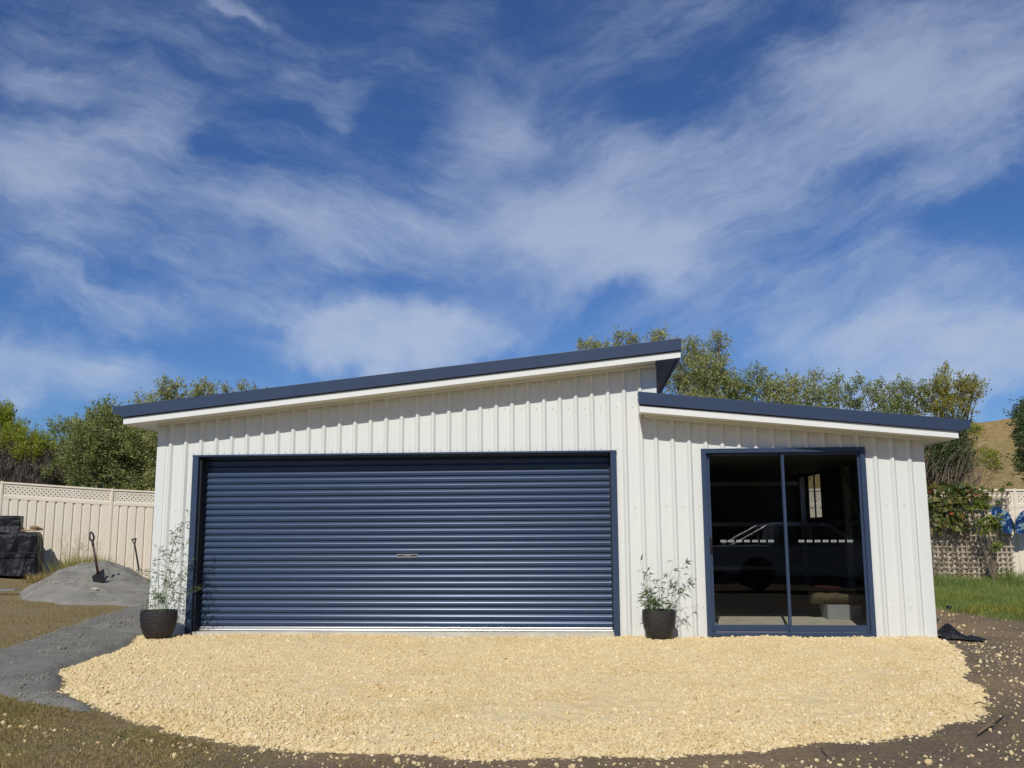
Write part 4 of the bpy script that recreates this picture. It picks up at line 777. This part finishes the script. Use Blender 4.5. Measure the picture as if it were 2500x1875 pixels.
# ------------------------------------------------------------------ spade and fork
def spade():
    yb = 4.6
    while yb < 8:
        q = at(240, 1421, yb)
        if q[2] <= float(sand_z(np.array(q[0]), np.array(q[1]))): break
        yb += .02
    yb -= .03; top = at(222, 1300, yb); tread = at(239, 1398, yb); r = empty('spade', (tread[0], yb, tread[2] - .05), 'black spade with dark red shaft stuck upright in the grey heap', 'spade')
    ax = (tread - top); ax /= np.linalg.norm(ax); m = MB(); m.tube([top + ax * .16, top + ax * .5, tread + ax * .02], [.020, .021, .024], 8); m.build('shaft', TOOLRED, r, smooth=True)
    s = np.cross(ax, [0, 1, 0]); s /= np.linalg.norm(s); m = MB(); w = .055
    m.tube([top + ax * .17, top + ax * .11 + s * w * .75, top + ax * .03 + s * w * .55, top - ax * .01, top + ax * .0 - s * w * .4, top + ax * .11 - s * w * .75, top + ax * .17], .018, 8); m.tube([top + ax * .15, top + ax * .25], [.025, .021], 8); m.build('handle', TOOLBLK, r, smooth=True)
    m = MB(); u = np.array([.86, -.10, .50]); u /= np.linalg.norm(u); hw = .135; c = tread; dn = ax
    m.prism([c - u * hw, c - u * .02 + ax * -.01, c + u * .02 - ax * .01, c + u * hw, c + u * hw * .9 + dn * .20, c + dn * .25, c - u * hw * .9 + dn * .20], (0, -.002, 0), (0, .002, 0)); m.tube([c - ax * .12, c + ax * .08], [.018, .010], 8); m.build('blade', TOOLBLK, r)
spade()
def gfork():
    yb = 10.45; top = at(327, 1316, yb); bt = at(339, 1391, yb); r = empty('garden_fork', (bt[0], yb, bt[2] - .2), 'black garden fork with four tines standing by the fence, behind the heap', 'garden fork'); ax = bt - top; ax /= np.linalg.norm(ax); s = np.cross(ax, [0, 1, 0]); s /= np.linalg.norm(s)
    m = MB(); m.tube([top + ax * .13, bt], [.019, .022], 8); m.build('shaft', TOOLBLK, r)
    m = MB(); w = .055; m.tube([top - s * w, top + s * w], .017, 8); m.tube([top + s * w * .95, top + ax * .14], .014, 8); m.tube([top - s * w * .95, top + ax * .14], .014, 8); m.build('handle', TOOLBLK, r)
    m = MB(); m.tube([bt - s * .075, bt + s * .075], .008, 6)
    for k in range(4):
        q = bt + s * (-.075 + .05 * k); m.tube([q, q + ax * .12 + np.array([0, -.02, 0]), q + ax * .26], [.006, .005, .003], 5)
    m.build('tines', TOOLBLK, r)
gfork()
yy_ = 4.0
while yy_ < 8:
    st_ = at(232, 1442, yy_); zz = float(sand_z(np.array(st_[0]), np.array(yy_)))
    if st_[2] <= zz: break
    yy_ += .02
v, f_ = ico(); mb = MB(); mb.add([(st_[0] + a * .085, yy_ + b * .04, zz + .015 + c * .035) for a, b, c in v], f_); tag(mb.build('rock', mat('pale_rock', (.42, .38, .30), .9, var=.2), origin=(st_[0], yy_, zz)), 'flat pale rock lying on the front of the grey heap', 'rock')
# ------------------------------------------------------------------ covered stack at the left edge
def covered():
    yb = 9.35; O = at(92, 1403, yb); ang = math.atan2(.413, .911); ca, sa = math.cos(ang), math.sin(ang)
    zt = at(92, 1299, yb)[2] - O[2]; xu = -(O[0] - at(46, 1280, yb - .2)[0]) / ca; zu = at(44, 1259, yb - .2)[2] - O[2]
    r = empty('covered_stack', tuple(O), 'stack wrapped in shiny black plastic sheet at the left edge, before the fence', 'covered stack')
    def drape(name, x0, x1, y0, y1, z0, z1, seed, amp):
        NU, NVv = 260, 26; V = []; per = 2 * ((x1 - x0) + (y1 - y0))
        for j in range(NVv):
            t = j / (NVv - 1); z = z0 + (z1 - z0) * t
            for i in range(NU):
                s = i / NU * per
                if s < x1 - x0: p = (x0 + s, y0); nn = (0, -1)
                elif s < x1 - x0 + y1 - y0: p = (x1, y0 + s - (x1 - x0)); nn = (1, 0)
                elif s < 2 * (x1 - x0) + y1 - y0: p = (x1 - (s - (x1 - x0) - (y1 - y0)), y1); nn = (0, 1)
                else: p = (x0, y1 - (s - 2 * (x1 - x0) - (y1 - y0))); nn = (-1, 0)
                fo = amp * (1 - t) ** .5 * (float(fbm(np.array(s * 5.), np.array(t * 1.5), 3, seed)) + .3) + (.05 * (1 - t) ** 4); rnd = -.05 * max(0, (t - .9) / .1) ** 2
                wob = .02 * float(fbm(np.array(s * 4.), np.array(t * 5.), 3, seed + 5))
                V.append((p[0] + nn[0] * (fo + rnd + wob), p[1] + nn[1] * (fo + rnd + wob), z + (.014 * math.sin(s * 7) if j == 0 else 0)))
        V = [(O[0] + a, O[1] + b, O[2] + c) for a, b, c in V]
        m = MB(); m.add(V, [(j * NU + i, j * NU + (i + 1) % NU, (j + 1) * NU + (i + 1) % NU, (j + 1) * NU + i) for j in range(NVv - 1) for i in range(NU)])
        b = (NVv - 1) * NU; m.add([V[b + i] for i in range(NU)] + [(O[0] + (x0 + x1) / 2, O[1] + (y0 + y1) / 2, O[2] + z1 + .01)], [(i, (i + 1) % NU, NU) for i in range(NU)])
        return m.build(name, BLKPL, r, smooth=True)
    drape('lower_cover', -2.0, -.06, .03, .72, .0, zt, 71, .11); drape('upper_cover', -2.0, xu, .10, .62, zt - .02, zu, 81, .04)
    m = MB(); m.box(O[0] - 2.0, O[0] - .0, O[1] - .115, O[1] - .105, O[2] + zt * .50, O[2] + zt * .50 + .03); m.build('strap', BLACKGAP, r)
    r.rotation_euler = (0, 0, ang)
    def Wp(a, b, c): return (O[0] + a * ca - b * sa, O[1] + a * sa + b * ca, O[2] + c)
    mm = MB(); mm.prism([Wp(-.42, .08, zt + .02), Wp(-.10, .05, zt + .03), Wp(-.08, .42, zt + .03), Wp(-.4, .45, zt + .02)], (0, 0, 0), (0, 0, .03)); tag(mm.build('flattened_carton', CARD, origin=Wp(-.25, .25, zt)), 'flattened brown carton lying on top of the black covered stack', 'cardboard')
    mm = MB(); mm.tube([Wp(-.24, .12, zt + .10), Wp(-.12, .14, zt + .10), Wp(.02, .2, zt + .055)], [.03, .045, .02], 8); tag(mm.build('folded_sack', WOOD, origin=Wp(-.1, .2, zt)), 'crumpled brown sack on the right end of the black covered stack', 'sack')
covered()
s0 = at(32, 1452, 6.3); mb = MB(); mb.prism([(s0[0] - 1.2, 5.95, .10), (s0[0] + .05, 6.25, .13), (s0[0] + .03, 6.42, .13), (s0[0] - 1.2, 6.12, .10)], (0, 0, 0), (0, 0, .025)); tag(mb.build('metal_strip', STEEL, origin=(s0[0] - .5, 6.2, .05)), 'pale metal strip lying at the left tip of the grey heap', 'metal strip')
# ------------------------------------------------------------------ pots
def pot(name, c, R, H, label, stems):
    c = np.array(c, float); r = empty(name, c, label, 'potted plant', 'black pots of bamboo in front of the shed')
    prof = [(0, .002), (R * .62, .0), (R * .66, .006), (R * .80, H * .18), (R * .93, H * .42), (R * .99, H * .68), (R * 1.0, H * .9), (R * .985, H * .985), (R * .97, H), (R * .925, H), (R * .91, H * .97), (R * .90, H * .86)]
    m = MB(); m.lathe(prof, c, 56); m.build('pot', POT, r, smooth=True)
    m = MB(); m.lathe([(0, H * .90), (R * .5, H * .895), (R * .905, H * .875)], c, 24); m.build('soil', SOIL, r, smooth=True)
    sm = MB(); Pl = []; Dl = []; Ll = []
    for (dx, dy, tx, tz, bend, nl, sz, side) in stems:
        p0 = c + np.array([dx, dy, H * .87]); tip = np.array([tx, c[1] + dy + RNG.uniform(-.05, .05), tz]); mid = p0 * .45 + tip * .55 + np.array([-(tx - p0[0]) * bend, 0, (tz - p0[2]) * .10])
        ts = np.linspace(0, 1, 10); pts = [(1 - t) ** 2 * p0 + 2 * t * (1 - t) * mid + t * t * tip for t in ts]
        sm.tube(pts, list(np.linspace(.0032, .0012, 10)), 5, cap=False)
        for q in range(nl):
            t = RNG.uniform(.18, 1.0) if q else 1.0; b = (1 - t) ** 2 * p0 + 2 * t * (1 - t) * mid + t * t * tip
            br = np.array([RNG.uniform(-1, 1), RNG.uniform(-.7, .5), RNG.uniform(.0, .8)]) * side * (1.2 - t * .7); e = b + br
            sm.tube([b, (b + e) / 2 + np.array([0, 0, .01]), e], [.0014, .0011, .0008], 3, cap=False)
            for z in range(RNG.integers(2, 5)):
                Pl.append(b + br * RNG.uniform(.5, 1)); d = br / (np.linalg.norm(br) + 1e-6) + RNG.normal(size=3) * .7 + np.array([0, 0, -.1]); Dl.append(d); Ll.append(sz * RNG.uniform(.6, 1.25))
    sm.build('stems', STEM, r); Ll = np.array(Ll); leafcloud('foliage', np.array(Pl), np.array(Dl), Ll, Ll * .085 + .0008, LF['bamboo'], r, bend=.18)
    return r
pc1 = np.array([.305, -.40, .02]); S1 = []
def T(px, py, Y): q = at(px, py, Y); return q[0], q[2]
for (px, py, b, nl, dx) in [(462, 1248, .1, 26, .04), (440, 1290, .15, 24, .02), (455, 1330, .2, 24, .06), (395, 1345, .1, 18, -.04), (380, 1340, -.5, 10, -.02), (425, 1320, .1, 22, .0), (470, 1370, .2, 20, .08), (350, 1395, .2, 15, -.06), (450, 1400, .2, 20, .07), (410, 1420, .1, 16, .02), (370, 1450, .2, 14, -.08), (360, 1470, .2, 10, -.1), (385, 1460, .2, 12, -.03), (480, 1440, .3, 14, .09)]:
    tx, tz = T(px, py, -.42); S1.append((dx, RNG.uniform(-.06, .06), tx, tz, b, int(nl * .95), .056, .10))
pot('potted_bamboo', pc1, .203, .305, 'taller bamboo in a black pot at the left corner of the shed', S1)
pc2 = np.array([5.945, -.30, .015]); S2 = []
for (px, py, b, nl, dx, sz, sd_) in [(1563, 1370, .1, 5, -.08, .085, .05), (1580, 1395, .1, 9, -.05, .08, .06), (1575, 1430, .1, 12, -.08, .08, .07), (1590, 1445, .1, 12, -.06, .075, .06), (1612, 1420, -.4, 4, -.02, .075, .06), (1645, 1372, .0, 6, .08, .08, .06), (1672, 1378, .1, 8, .10, .08, .08), (1690, 1420, .1, 7, .11, .085, .06), (1635, 1400, .0, 5, .06, .075, .06), (1655, 1440, .1, 6, .10, .07, .05), (1600, 1465, .1, 14, -.04, .075, .06), (1575, 1470, .1, 14, -.1, .075, .06), (1610, 1470, .1, 10, -.01, .075, .06)]:
    tx, tz = T(px, py, -.30); S2.append((dx, RNG.uniform(-.06, .06), tx, tz, b, nl, sz, sd_))
pot('potted_bamboo', pc2, .185, .315, 'smaller bamboo in a black pot between the roller door and the glass door', S2)
# ------------------------------------------------------------------ black plastic flap at the right corner, branch, scrap
t0 = at(2288, 1562, -.1); mb = MB(); NX, NY = 26, 14; V = []
for j in range(NY):
    for i in range(NX):
        u = i / (NX - 1); w = j / (NY - 1); x = 9.01 + u * .42; y = -.16 + w * .42 - .05 * u + .05 * math.sin(u * 5)
        h = (.135 * math.exp(-(abs(u - .36) / .24) ** 1.5) + .04 * max(0, 1 - u * 2)) * math.sin(math.pi * w) ** .8 + .015 * math.sin(u * 11 + w * 5) * (1 - u) * w + .012 + .10 * max(0, u - .85)
        V.append((x, y, -.005 + h))
mb.add(V, [(j * NX + i, j * NX + i + 1, (j + 1) * NX + i + 1, (j + 1) * NX + i) for j in range(NY - 1) for i in range(NX - 1)]); o = mb.build('plastic_flap', BLKPL, origin=(9.3, 0, 0), smooth=True); sl = o.modifiers.new('thick', 'SOLIDIFY'); sl.thickness = .004
tag(o, 'flap of black plastic sheet poking out at the right corner of the shed', 'plastic sheet')
def groundpt(px, py):
    d = ray(px, py); t = (.03 * CAMP[1] - CAMP[2]) / (d[2] - .03 * d[1]); q = CAMP + t * d
    if q[1] > 0: t = -CAMP[2] / d[2]; q = CAMP + t * d
    return q
a = groundpt(2388, 1797); b = groundpt(2432, 1772); e = groundpt(2462, 1757); mb = MB()
up = np.array([0, 0, 1.]); mb.tube([a + up * .015, b + up * .04, e + up * .13], [.007, .009, .006], 7); mb.tube([b + up * .04, e + up * .16 + np.array([.02, 0, 0])], [.007, .003], 6); mb.tube([a * .5 + b * .5 + up * .03, b + np.array([.1, .05, .012])], [.005, .003], 6)
tag(mb.build('fallen_branch', TWIG, origin=tuple(b), smooth=True), 'broken brown branch on the dirt at the near right', 'branch')
for nm, pts, lb in [('twig', [(2005, 1832), (2022, 1848)], 'short dark twig at the near edge of the gravel'), ('twig', [(2375, 1724), (2418, 1726)], 'dark stick on the dirt at the right rim of the gravel'), ('twig', [(80, 1696), (148, 1690)], 'long pale twig on the grey path at the left')]:
    q = [groundpt(*p) for p in pts]; mb = MB(); mb.tube([q[0] + up * .012, (q[0] + q[1]) / 2 + up * .028 + np.array([.0, .03, 0]), q[1] + up * .01], [.004, .006, .003], 6); tag(mb.build(nm, TWIG, origin=tuple(q[0])), lb, 'twig', 'twigs lying on the ground')
q = groundpt(2317, 1488); mb = MB(); v, f_ = ico(); mb.add([(q[0] + a * .05, q[1] + b * .03, .03 + c * .035) for a, b, c in v], f_); tag(mb.build('plastic_scrap', BLKPL, origin=(q[0], q[1], 0)), 'small black scrap on the dirt beside the shed, near the lawn', 'scrap')
# ------------------------------------------------------------------ pickup parked behind the viewer (seen mirrored in the glass)
def ute():
    ym = 14.7; yr = -14.6
    xr = at(1738, 1400, ym)[0]; gz = -.40; L = 5.3
    r = empty('pickup_truck', (xr + L / 2, yr - .9, gz), 'silver double cab pickup with roll bar, mirrored in the glass door', 'pickup truck')
    def X(u): return xr + u
    def out(pts, y0, y1, mt, nm, bev=.03): m = MB(); m.prism([(X(a), 0, gz + b) for a, b in pts], (0, y0, 0), (0, y1, 0)); return m.build(nm, mt, r, bevel=bev)
    def arch(cx, rr=.46, n=9): return [(cx + rr * math.cos(t), .40 + rr * math.sin(t)) for t in np.linspace(0, math.pi, n)]
    body = [(0, .55), (.55, .42)] + arch(1.2)[::-1] + [(1.75, .36), (3.75, .36)] + arch(4.35)[::-1] + [(5.0, .42), (5.28, .55), (5.30, .95), (5.15, 1.08), (4.1, 1.17), (3.9, 1.17), (0.02, 1.15)]
    out(body, yr, yr - 1.8, CARW, 'body')
    out([(1.62, 1.172), (4.0, 1.172), (3.15, 1.70), (2.9, 1.76), (1.95, 1.77), (1.72, 1.72)], yr - .10, yr - 1.70, CARW, 'cab')
    out([(1.72, 1.22), (2.55, 1.22), (2.55, 1.66), (1.88, 1.67)], yr - .085, yr - .10, CARG, 'side_window', 0); out([(2.66, 1.22), (3.72, 1.22), (3.08, 1.65), (2.66, 1.67)], yr - .085, yr - .10, CARG, 'side_window', 0)
    m = MB()
    for yy in (yr - .12, yr - 1.68): m.tube([(X(1.55), yy, gz + 1.15), (X(1.52), yy, gz + 1.68)], .03, 8); m.tube([(X(1.52), yy, gz + 1.68), (X(.55), yy, gz + 1.16)], .028, 8)
    m.tube([(X(1.52), yr - .12, gz + 1.68), (X(1.52), yr - 1.68, gz + 1.68)], .03, 8); m.build('roll_bar', ALU, r)
    for cx in (1.2, 4.35):
        for yy in (yr + .0, yr - 1.56):
            w = MB(); w.tube([(X(cx), yy - .01, gz + .38), (X(cx), yy - .24, gz + .38)], .38, 28); wh = w.build('wheel', RUBBER, r, bevel=.02); w = MB(); w.tube([(X(cx), yy + .0, gz + .38), (X(cx), yy - .012, gz + .38)], .22, 20); w.build('rim', BLKPL, wh)
    m = MB(); m.box(X(3.45), X(3.62), yr, yr + .2, gz + 1.16, gz + 1.32); m.build('mirror', CARW, r, bevel=.03); m = MB(); m.box(X(2.35), X(2.5), yr, yr + .03, gz + .98, gz + 1.01); m.box(X(3.2), X(3.35), yr, yr + .03, gz + .98, gz + 1.01); m.build('door_handle', TOOLBLK, r)
ute()
for i, xx in enumerate((-4, 0, 4, 8, 12, 16, 20, 24)):  # unseen row added to darken the reflections in the door glass
    PX_ = []; root = empty('added_dark_tree', (xx, -27, -.48), 'added dark conifer behind the viewer, darkening the reflection in the glass door', 'tree', 'added conifers behind the viewer that darken the glass reflection'); PP = []; DD = []
    for q in range(20):
        c = np.array([xx + RNG.uniform(-2.2, 2.2), -27 + RNG.uniform(-1, 1), RNG.uniform(.2, 5.8)]); P, Dv, _, _ = sprigs(c, np.array([1.7, 1.2, 1.5]), 70, 16, .8, .5, .16); PP.append(P); DD.append(Dv)
    P = np.concatenate(PP); leafcloud('crown', P, np.concatenate(DD), .42, .13, LF['dark'], root); m = MB(); m.tube([(xx, -27, -.5), (xx, -27, 5)], [.2, .05], 8); m.build('trunk', BARK, root)
# ------------------------------------------------------------------ light and sky
sun_dir = np.array([-.16, -1.0, .94]); sun_dir /= np.linalg.norm(sun_dir)
sl = bpy.data.lights.new('sun', 'SUN'); sl.energy = 3.65; sl.angle = math.radians(.53); sl.color = (1.0, .965, .895); so_ = bpy.data.objects.new('sun', sl); COL.objects.link(so_)
so_.rotation_euler = Vector((-sun_dir).tolist()).to_track_quat('-Z', 'Y').to_euler()
W = bpy.data.worlds.new('World'); SC.world = W; W.use_nodes = True; nt = W.node_tree; nt.nodes.clear()
wo = nd(nt, 'ShaderNodeOutputWorld'); bg = nd(nt, 'ShaderNodeBackground'); nt.links.new(bg.outputs[0], wo.inputs[0])
sky = nd(nt, 'ShaderNodeTexSky', sky_type='NISHITA', sun_disc=False, sun_elevation=math.asin(sun_dir[2]), sun_rotation=math.atan2(sun_dir[0], sun_dir[1]), altitude=0, air_density=1.0, dust_density=.4, ozone_density=2.5)
BGS = .12; bg.inputs[1].default_value = BGS
def mth(op, a, b=None, clamp=False):
    n = nd(nt, 'ShaderNodeMath', operation=op, use_clamp=clamp)
    for i, v in enumerate((a, b)):
        if v is None: continue
        if isinstance(v, (int, float)): n.inputs[i].default_value = v
        else: nt.links.new(v, n.inputs[i])
    return n.outputs[0]
tc = nd(nt, 'ShaderNodeTexCoord'); sp = nd(nt, 'ShaderNodeSeparateXYZ'); nt.links.new(tc.outputs['Generated'], sp.inputs[0])
den = mth('ADD', mth('ABSOLUTE', sp.outputs[1]), .05)
U = mth('DIVIDE', sp.outputs[0], den); Vc = mth('DIVIDE', mth('MAXIMUM', sp.outputs[2], 0.0), den)
cb = nd(nt, 'ShaderNodeCombineXYZ'); nt.links.new(U, cb.inputs[0]); nt.links.new(Vc, cb.inputs[1])
def vnoise(scale, detail, rough, vec, stretch=(1, 1, 1), rot=0, off=(0, 0, 0), dist=0, color=False):
    mp = nd(nt, 'ShaderNodeMapping'); mp.inputs['Rotation'].default_value = (0, 0, rot); mp.inputs['Scale'].default_value = stretch; mp.inputs['Location'].default_value = off; nt.links.new(vec, mp.inputs[0])
    n = nd(nt, 'ShaderNodeTexNoise'); n.inputs['Scale'].default_value = scale; n.inputs['Detail'].default_value = detail; n.inputs['Roughness'].default_value = rough; n.inputs['Distortion'].default_value = dist; nt.links.new(mp.outputs[0], n.inputs['Vector'])
    return n.outputs[1] if color else n.outputs[0]
w1_ = vnoise(4.0, 4, .55, cb.outputs[0], color=True); w2_ = vnoise(16, 5, .6, cb.outputs[0], color=True)
def vm(op, a, b, s=None):
    n = nd(nt, 'ShaderNodeVectorMath', operation=op)
    for i, v in enumerate((a, b)):
        if isinstance(v, tuple): n.inputs[i].default_value = v
        elif v is not None: nt.links.new(v, n.inputs[i])
    if s is not None: n.inputs['Scale'].default_value = s
    return n.outputs[0]
wv = vm('ADD', cb.outputs[0], vm('SCALE', vm('SUBTRACT', w1_, (.5, .5, .5)), None, .17)); wv = vm('ADD', wv, vm('SCALE', vm('SUBTRACT', w2_, (.5, .5, .5)), None, .045))
def uv(px, py):
    d = ray(px, py); d = d / np.linalg.norm(d); return np.array([d[0] / (abs(d[1]) + .05), d[2] / (abs(d[1]) + .05)])
BL = [  # cloud masses: centre, half-lengths, tilt, density
 (120, 380, 330, 150, 0, .62), (400, 320, 120, 90, -25, .45), (420, 520, 480, 150, -24, .50), (60, 560, 260, 200, 0, .35), (250, 190, 260, 60, -8, .34), (60, 110, 260, 130, -15, .30), (760, 190, 130, 100, -50, .34), (820, 270, 60, 110, -20, .22), (560, 12, 130, 22, -14, .55), (850, 570, 420, 110, -10, .40),
 (200, 735, 420, 75, -10, .52), (60, 890, 420, 90, -8, .75), (930, 835, 230, 100, -4, 1.0), (1100, 860, 200, 80, 20, .7), (1180, 300, 200, 130, 12, .48), (1290, 410, 300, 190, 10, .55), (1100, 60, 120, 80, 0, .22), (1750, 390, 860, 200, 30, .66), (1480, 640, 330, 110, 12, .70), (1650, 680, 110, 60, 20, .4),
 (2150, 740, 460, 170, 8, .66), (2350, 120, 560, 280, 14, .64), (2420, 880, 560, 130, 4, .68), (1650, 60, 260, 140, 20, .34), (2300, 430, 420, 80, 25, .40), (2000, 980, 500, 60, 0, .45), (620, 740, 300, 40, -12, .3), (1330, 560, 260, 120, 5, .3)]
acc = None
for px, py, rx, ry, ang, s in BL:
    c = uv(px, py); a = math.radians(ang); e = uv(px + rx * math.cos(a), py - rx * math.sin(a)) - c; g = uv(px - ry * math.sin(a), py - ry * math.cos(a)) - c
    mp = nd(nt, 'ShaderNodeMapping', vector_type='TEXTURE'); mp.inputs['Location'].default_value = (c[0], c[1], 0); mp.inputs['Rotation'].default_value = (0, 0, math.atan2(e[1], e[0])); mp.inputs['Scale'].default_value = (np.hypot(*e) * 1.25, np.hypot(*g) * 1.25, 1); nt.links.new(wv, mp.inputs[0])
    gr = nd(nt, 'ShaderNodeTexGradient', gradient_type='SPHERICAL'); nt.links.new(mp.outputs[0], gr.inputs[0])
    sm = nd(nt, 'ShaderNodeMapRange', interpolation_type='SMOOTHSTEP'); sm.inputs['From Max'].default_value = .75; sm.inputs['To Max'].default_value = s; nt.links.new(gr.outputs[1], sm.inputs[0])
    acc = sm.outputs[0] if acc is None else mth('ADD', acc, sm.outputs[0])
def streak(scale, detail, rough, ang, elong, off, vec):
    mp = nd(nt, 'ShaderNodeMapping', vector_type='TEXTURE'); mp.inputs['Rotation'].default_value = (0, 0, math.radians(ang)); mp.inputs['Scale'].default_value = (elong, 1, 1); mp.inputs['Location'].default_value = off; nt.links.new(vec, mp.inputs[0])
    n = nd(nt, 'ShaderNodeTexNoise'); n.inputs['Scale'].default_value = scale; n.inputs['Detail'].default_value = detail; n.inputs['Roughness'].default_value = rough; nt.links.new(mp.outputs[0], n.inputs['Vector']); return n.outputs[0]
sv = vm('ADD', cb.outputs[0], vm('SCALE', vm('SUBTRACT', w1_, (.5, .5, .5)), None, .10)); sv = vm('ADD', sv, vm('SCALE', vm('SUBTRACT', w2_, (.5, .5, .5)), None, .018))
side = nd(nt, 'ShaderNodeMapRange', interpolation_type='SMOOTHSTEP'); side.inputs['From Min'].default_value = -.22; side.inputs['From Max'].default_value = .08; nt.links.new(U, side.inputs[0])
def two(scale, detail, rough, el, off):
    l = streak(scale, detail, rough, -20, el, off, sv); r = streak(scale, detail, rough, 27, el, off, sv)
    m = nd(nt, 'ShaderNodeMixRGB'); nt.links.new(side.outputs[0], m.inputs[0]); nt.links.new(l, m.inputs[1]); nt.links.new(r, m.inputs[2]); return m.outputs[0]
fib = two(5.0, 8, .66, 3.2, (3, 1, 0)); fib2 = two(15, 9, .70, 4.5, (7, 2, 0)); big_ = vnoise(2.4, 3, .5, cb.outputs[0], off=(4, 9, 0))
det = mth('ADD', mth('ADD', mth('MULTIPLY', fib, 1.0), mth('MULTIPLY', fib2, .55)), mth('MULTIPLY', big_, .5))   # ~ 1.02 mean
base = mth('ADD', mth('ADD', mth('MULTIPLY', acc, .80), mth('MULTIPLY', mth('SUBTRACT', det, 1.025), 2.2)), .02)
mask = nd(nt, 'ShaderNodeMapRange', interpolation_type='SMOOTHSTEP'); mask.inputs['From Min'].default_value = -.10; mask.inputs['From Max'].default_value = 1.10; mask.inputs['To Max'].default_value = .95; nt.links.new(base, mask.inputs[0])
# sky colour graded towards the deep blue of the photograph, then clouds over it
tint = nd(nt, 'ShaderNodeMixRGB', blend_type='MULTIPLY'); tint.inputs[0].default_value = 1; tint.inputs[2].default_value = (.285, .44, .70, 1); nt.links.new(sky.outputs[0], tint.inputs[1])
hz = nd(nt, 'ShaderNodeMapRange'); hz.inputs['From Min'].default_value = .0; hz.inputs['From Max'].default_value = .6; nt.links.new(Vc, hz.inputs[0])
cc = nd(nt, 'ShaderNodeMixRGB'); nt.links.new(hz.outputs[0], cc.inputs[0]); cc.inputs[1].default_value = (3.8, 4.7, 6.3, 1); cc.inputs[2].default_value = (2.35, 2.95, 4.35, 1)
mxs = nd(nt, 'ShaderNodeMixRGB'); nt.links.new(mask.outputs[0], mxs.inputs[0]); nt.links.new(tint.outputs[0], mxs.inputs[1]); nt.links.new(cc.outputs[0], mxs.inputs[2]); nt.links.new(mxs.outputs[0], bg.inputs[0])
W.cycles.sampling_method = 'AUTOMATIC' if hasattr(W, 'cycles') else None
SC.view_settings.view_transform = 'Standard'; SC.view_settings.look = 'None'; SC.view_settings.exposure = 0; SC.view_settings.gamma = 1; SC.view_settings.use_curve_mapping = False
SC.cycles.max_bounces = 8; SC.cycles.transparent_max_bounces = 16
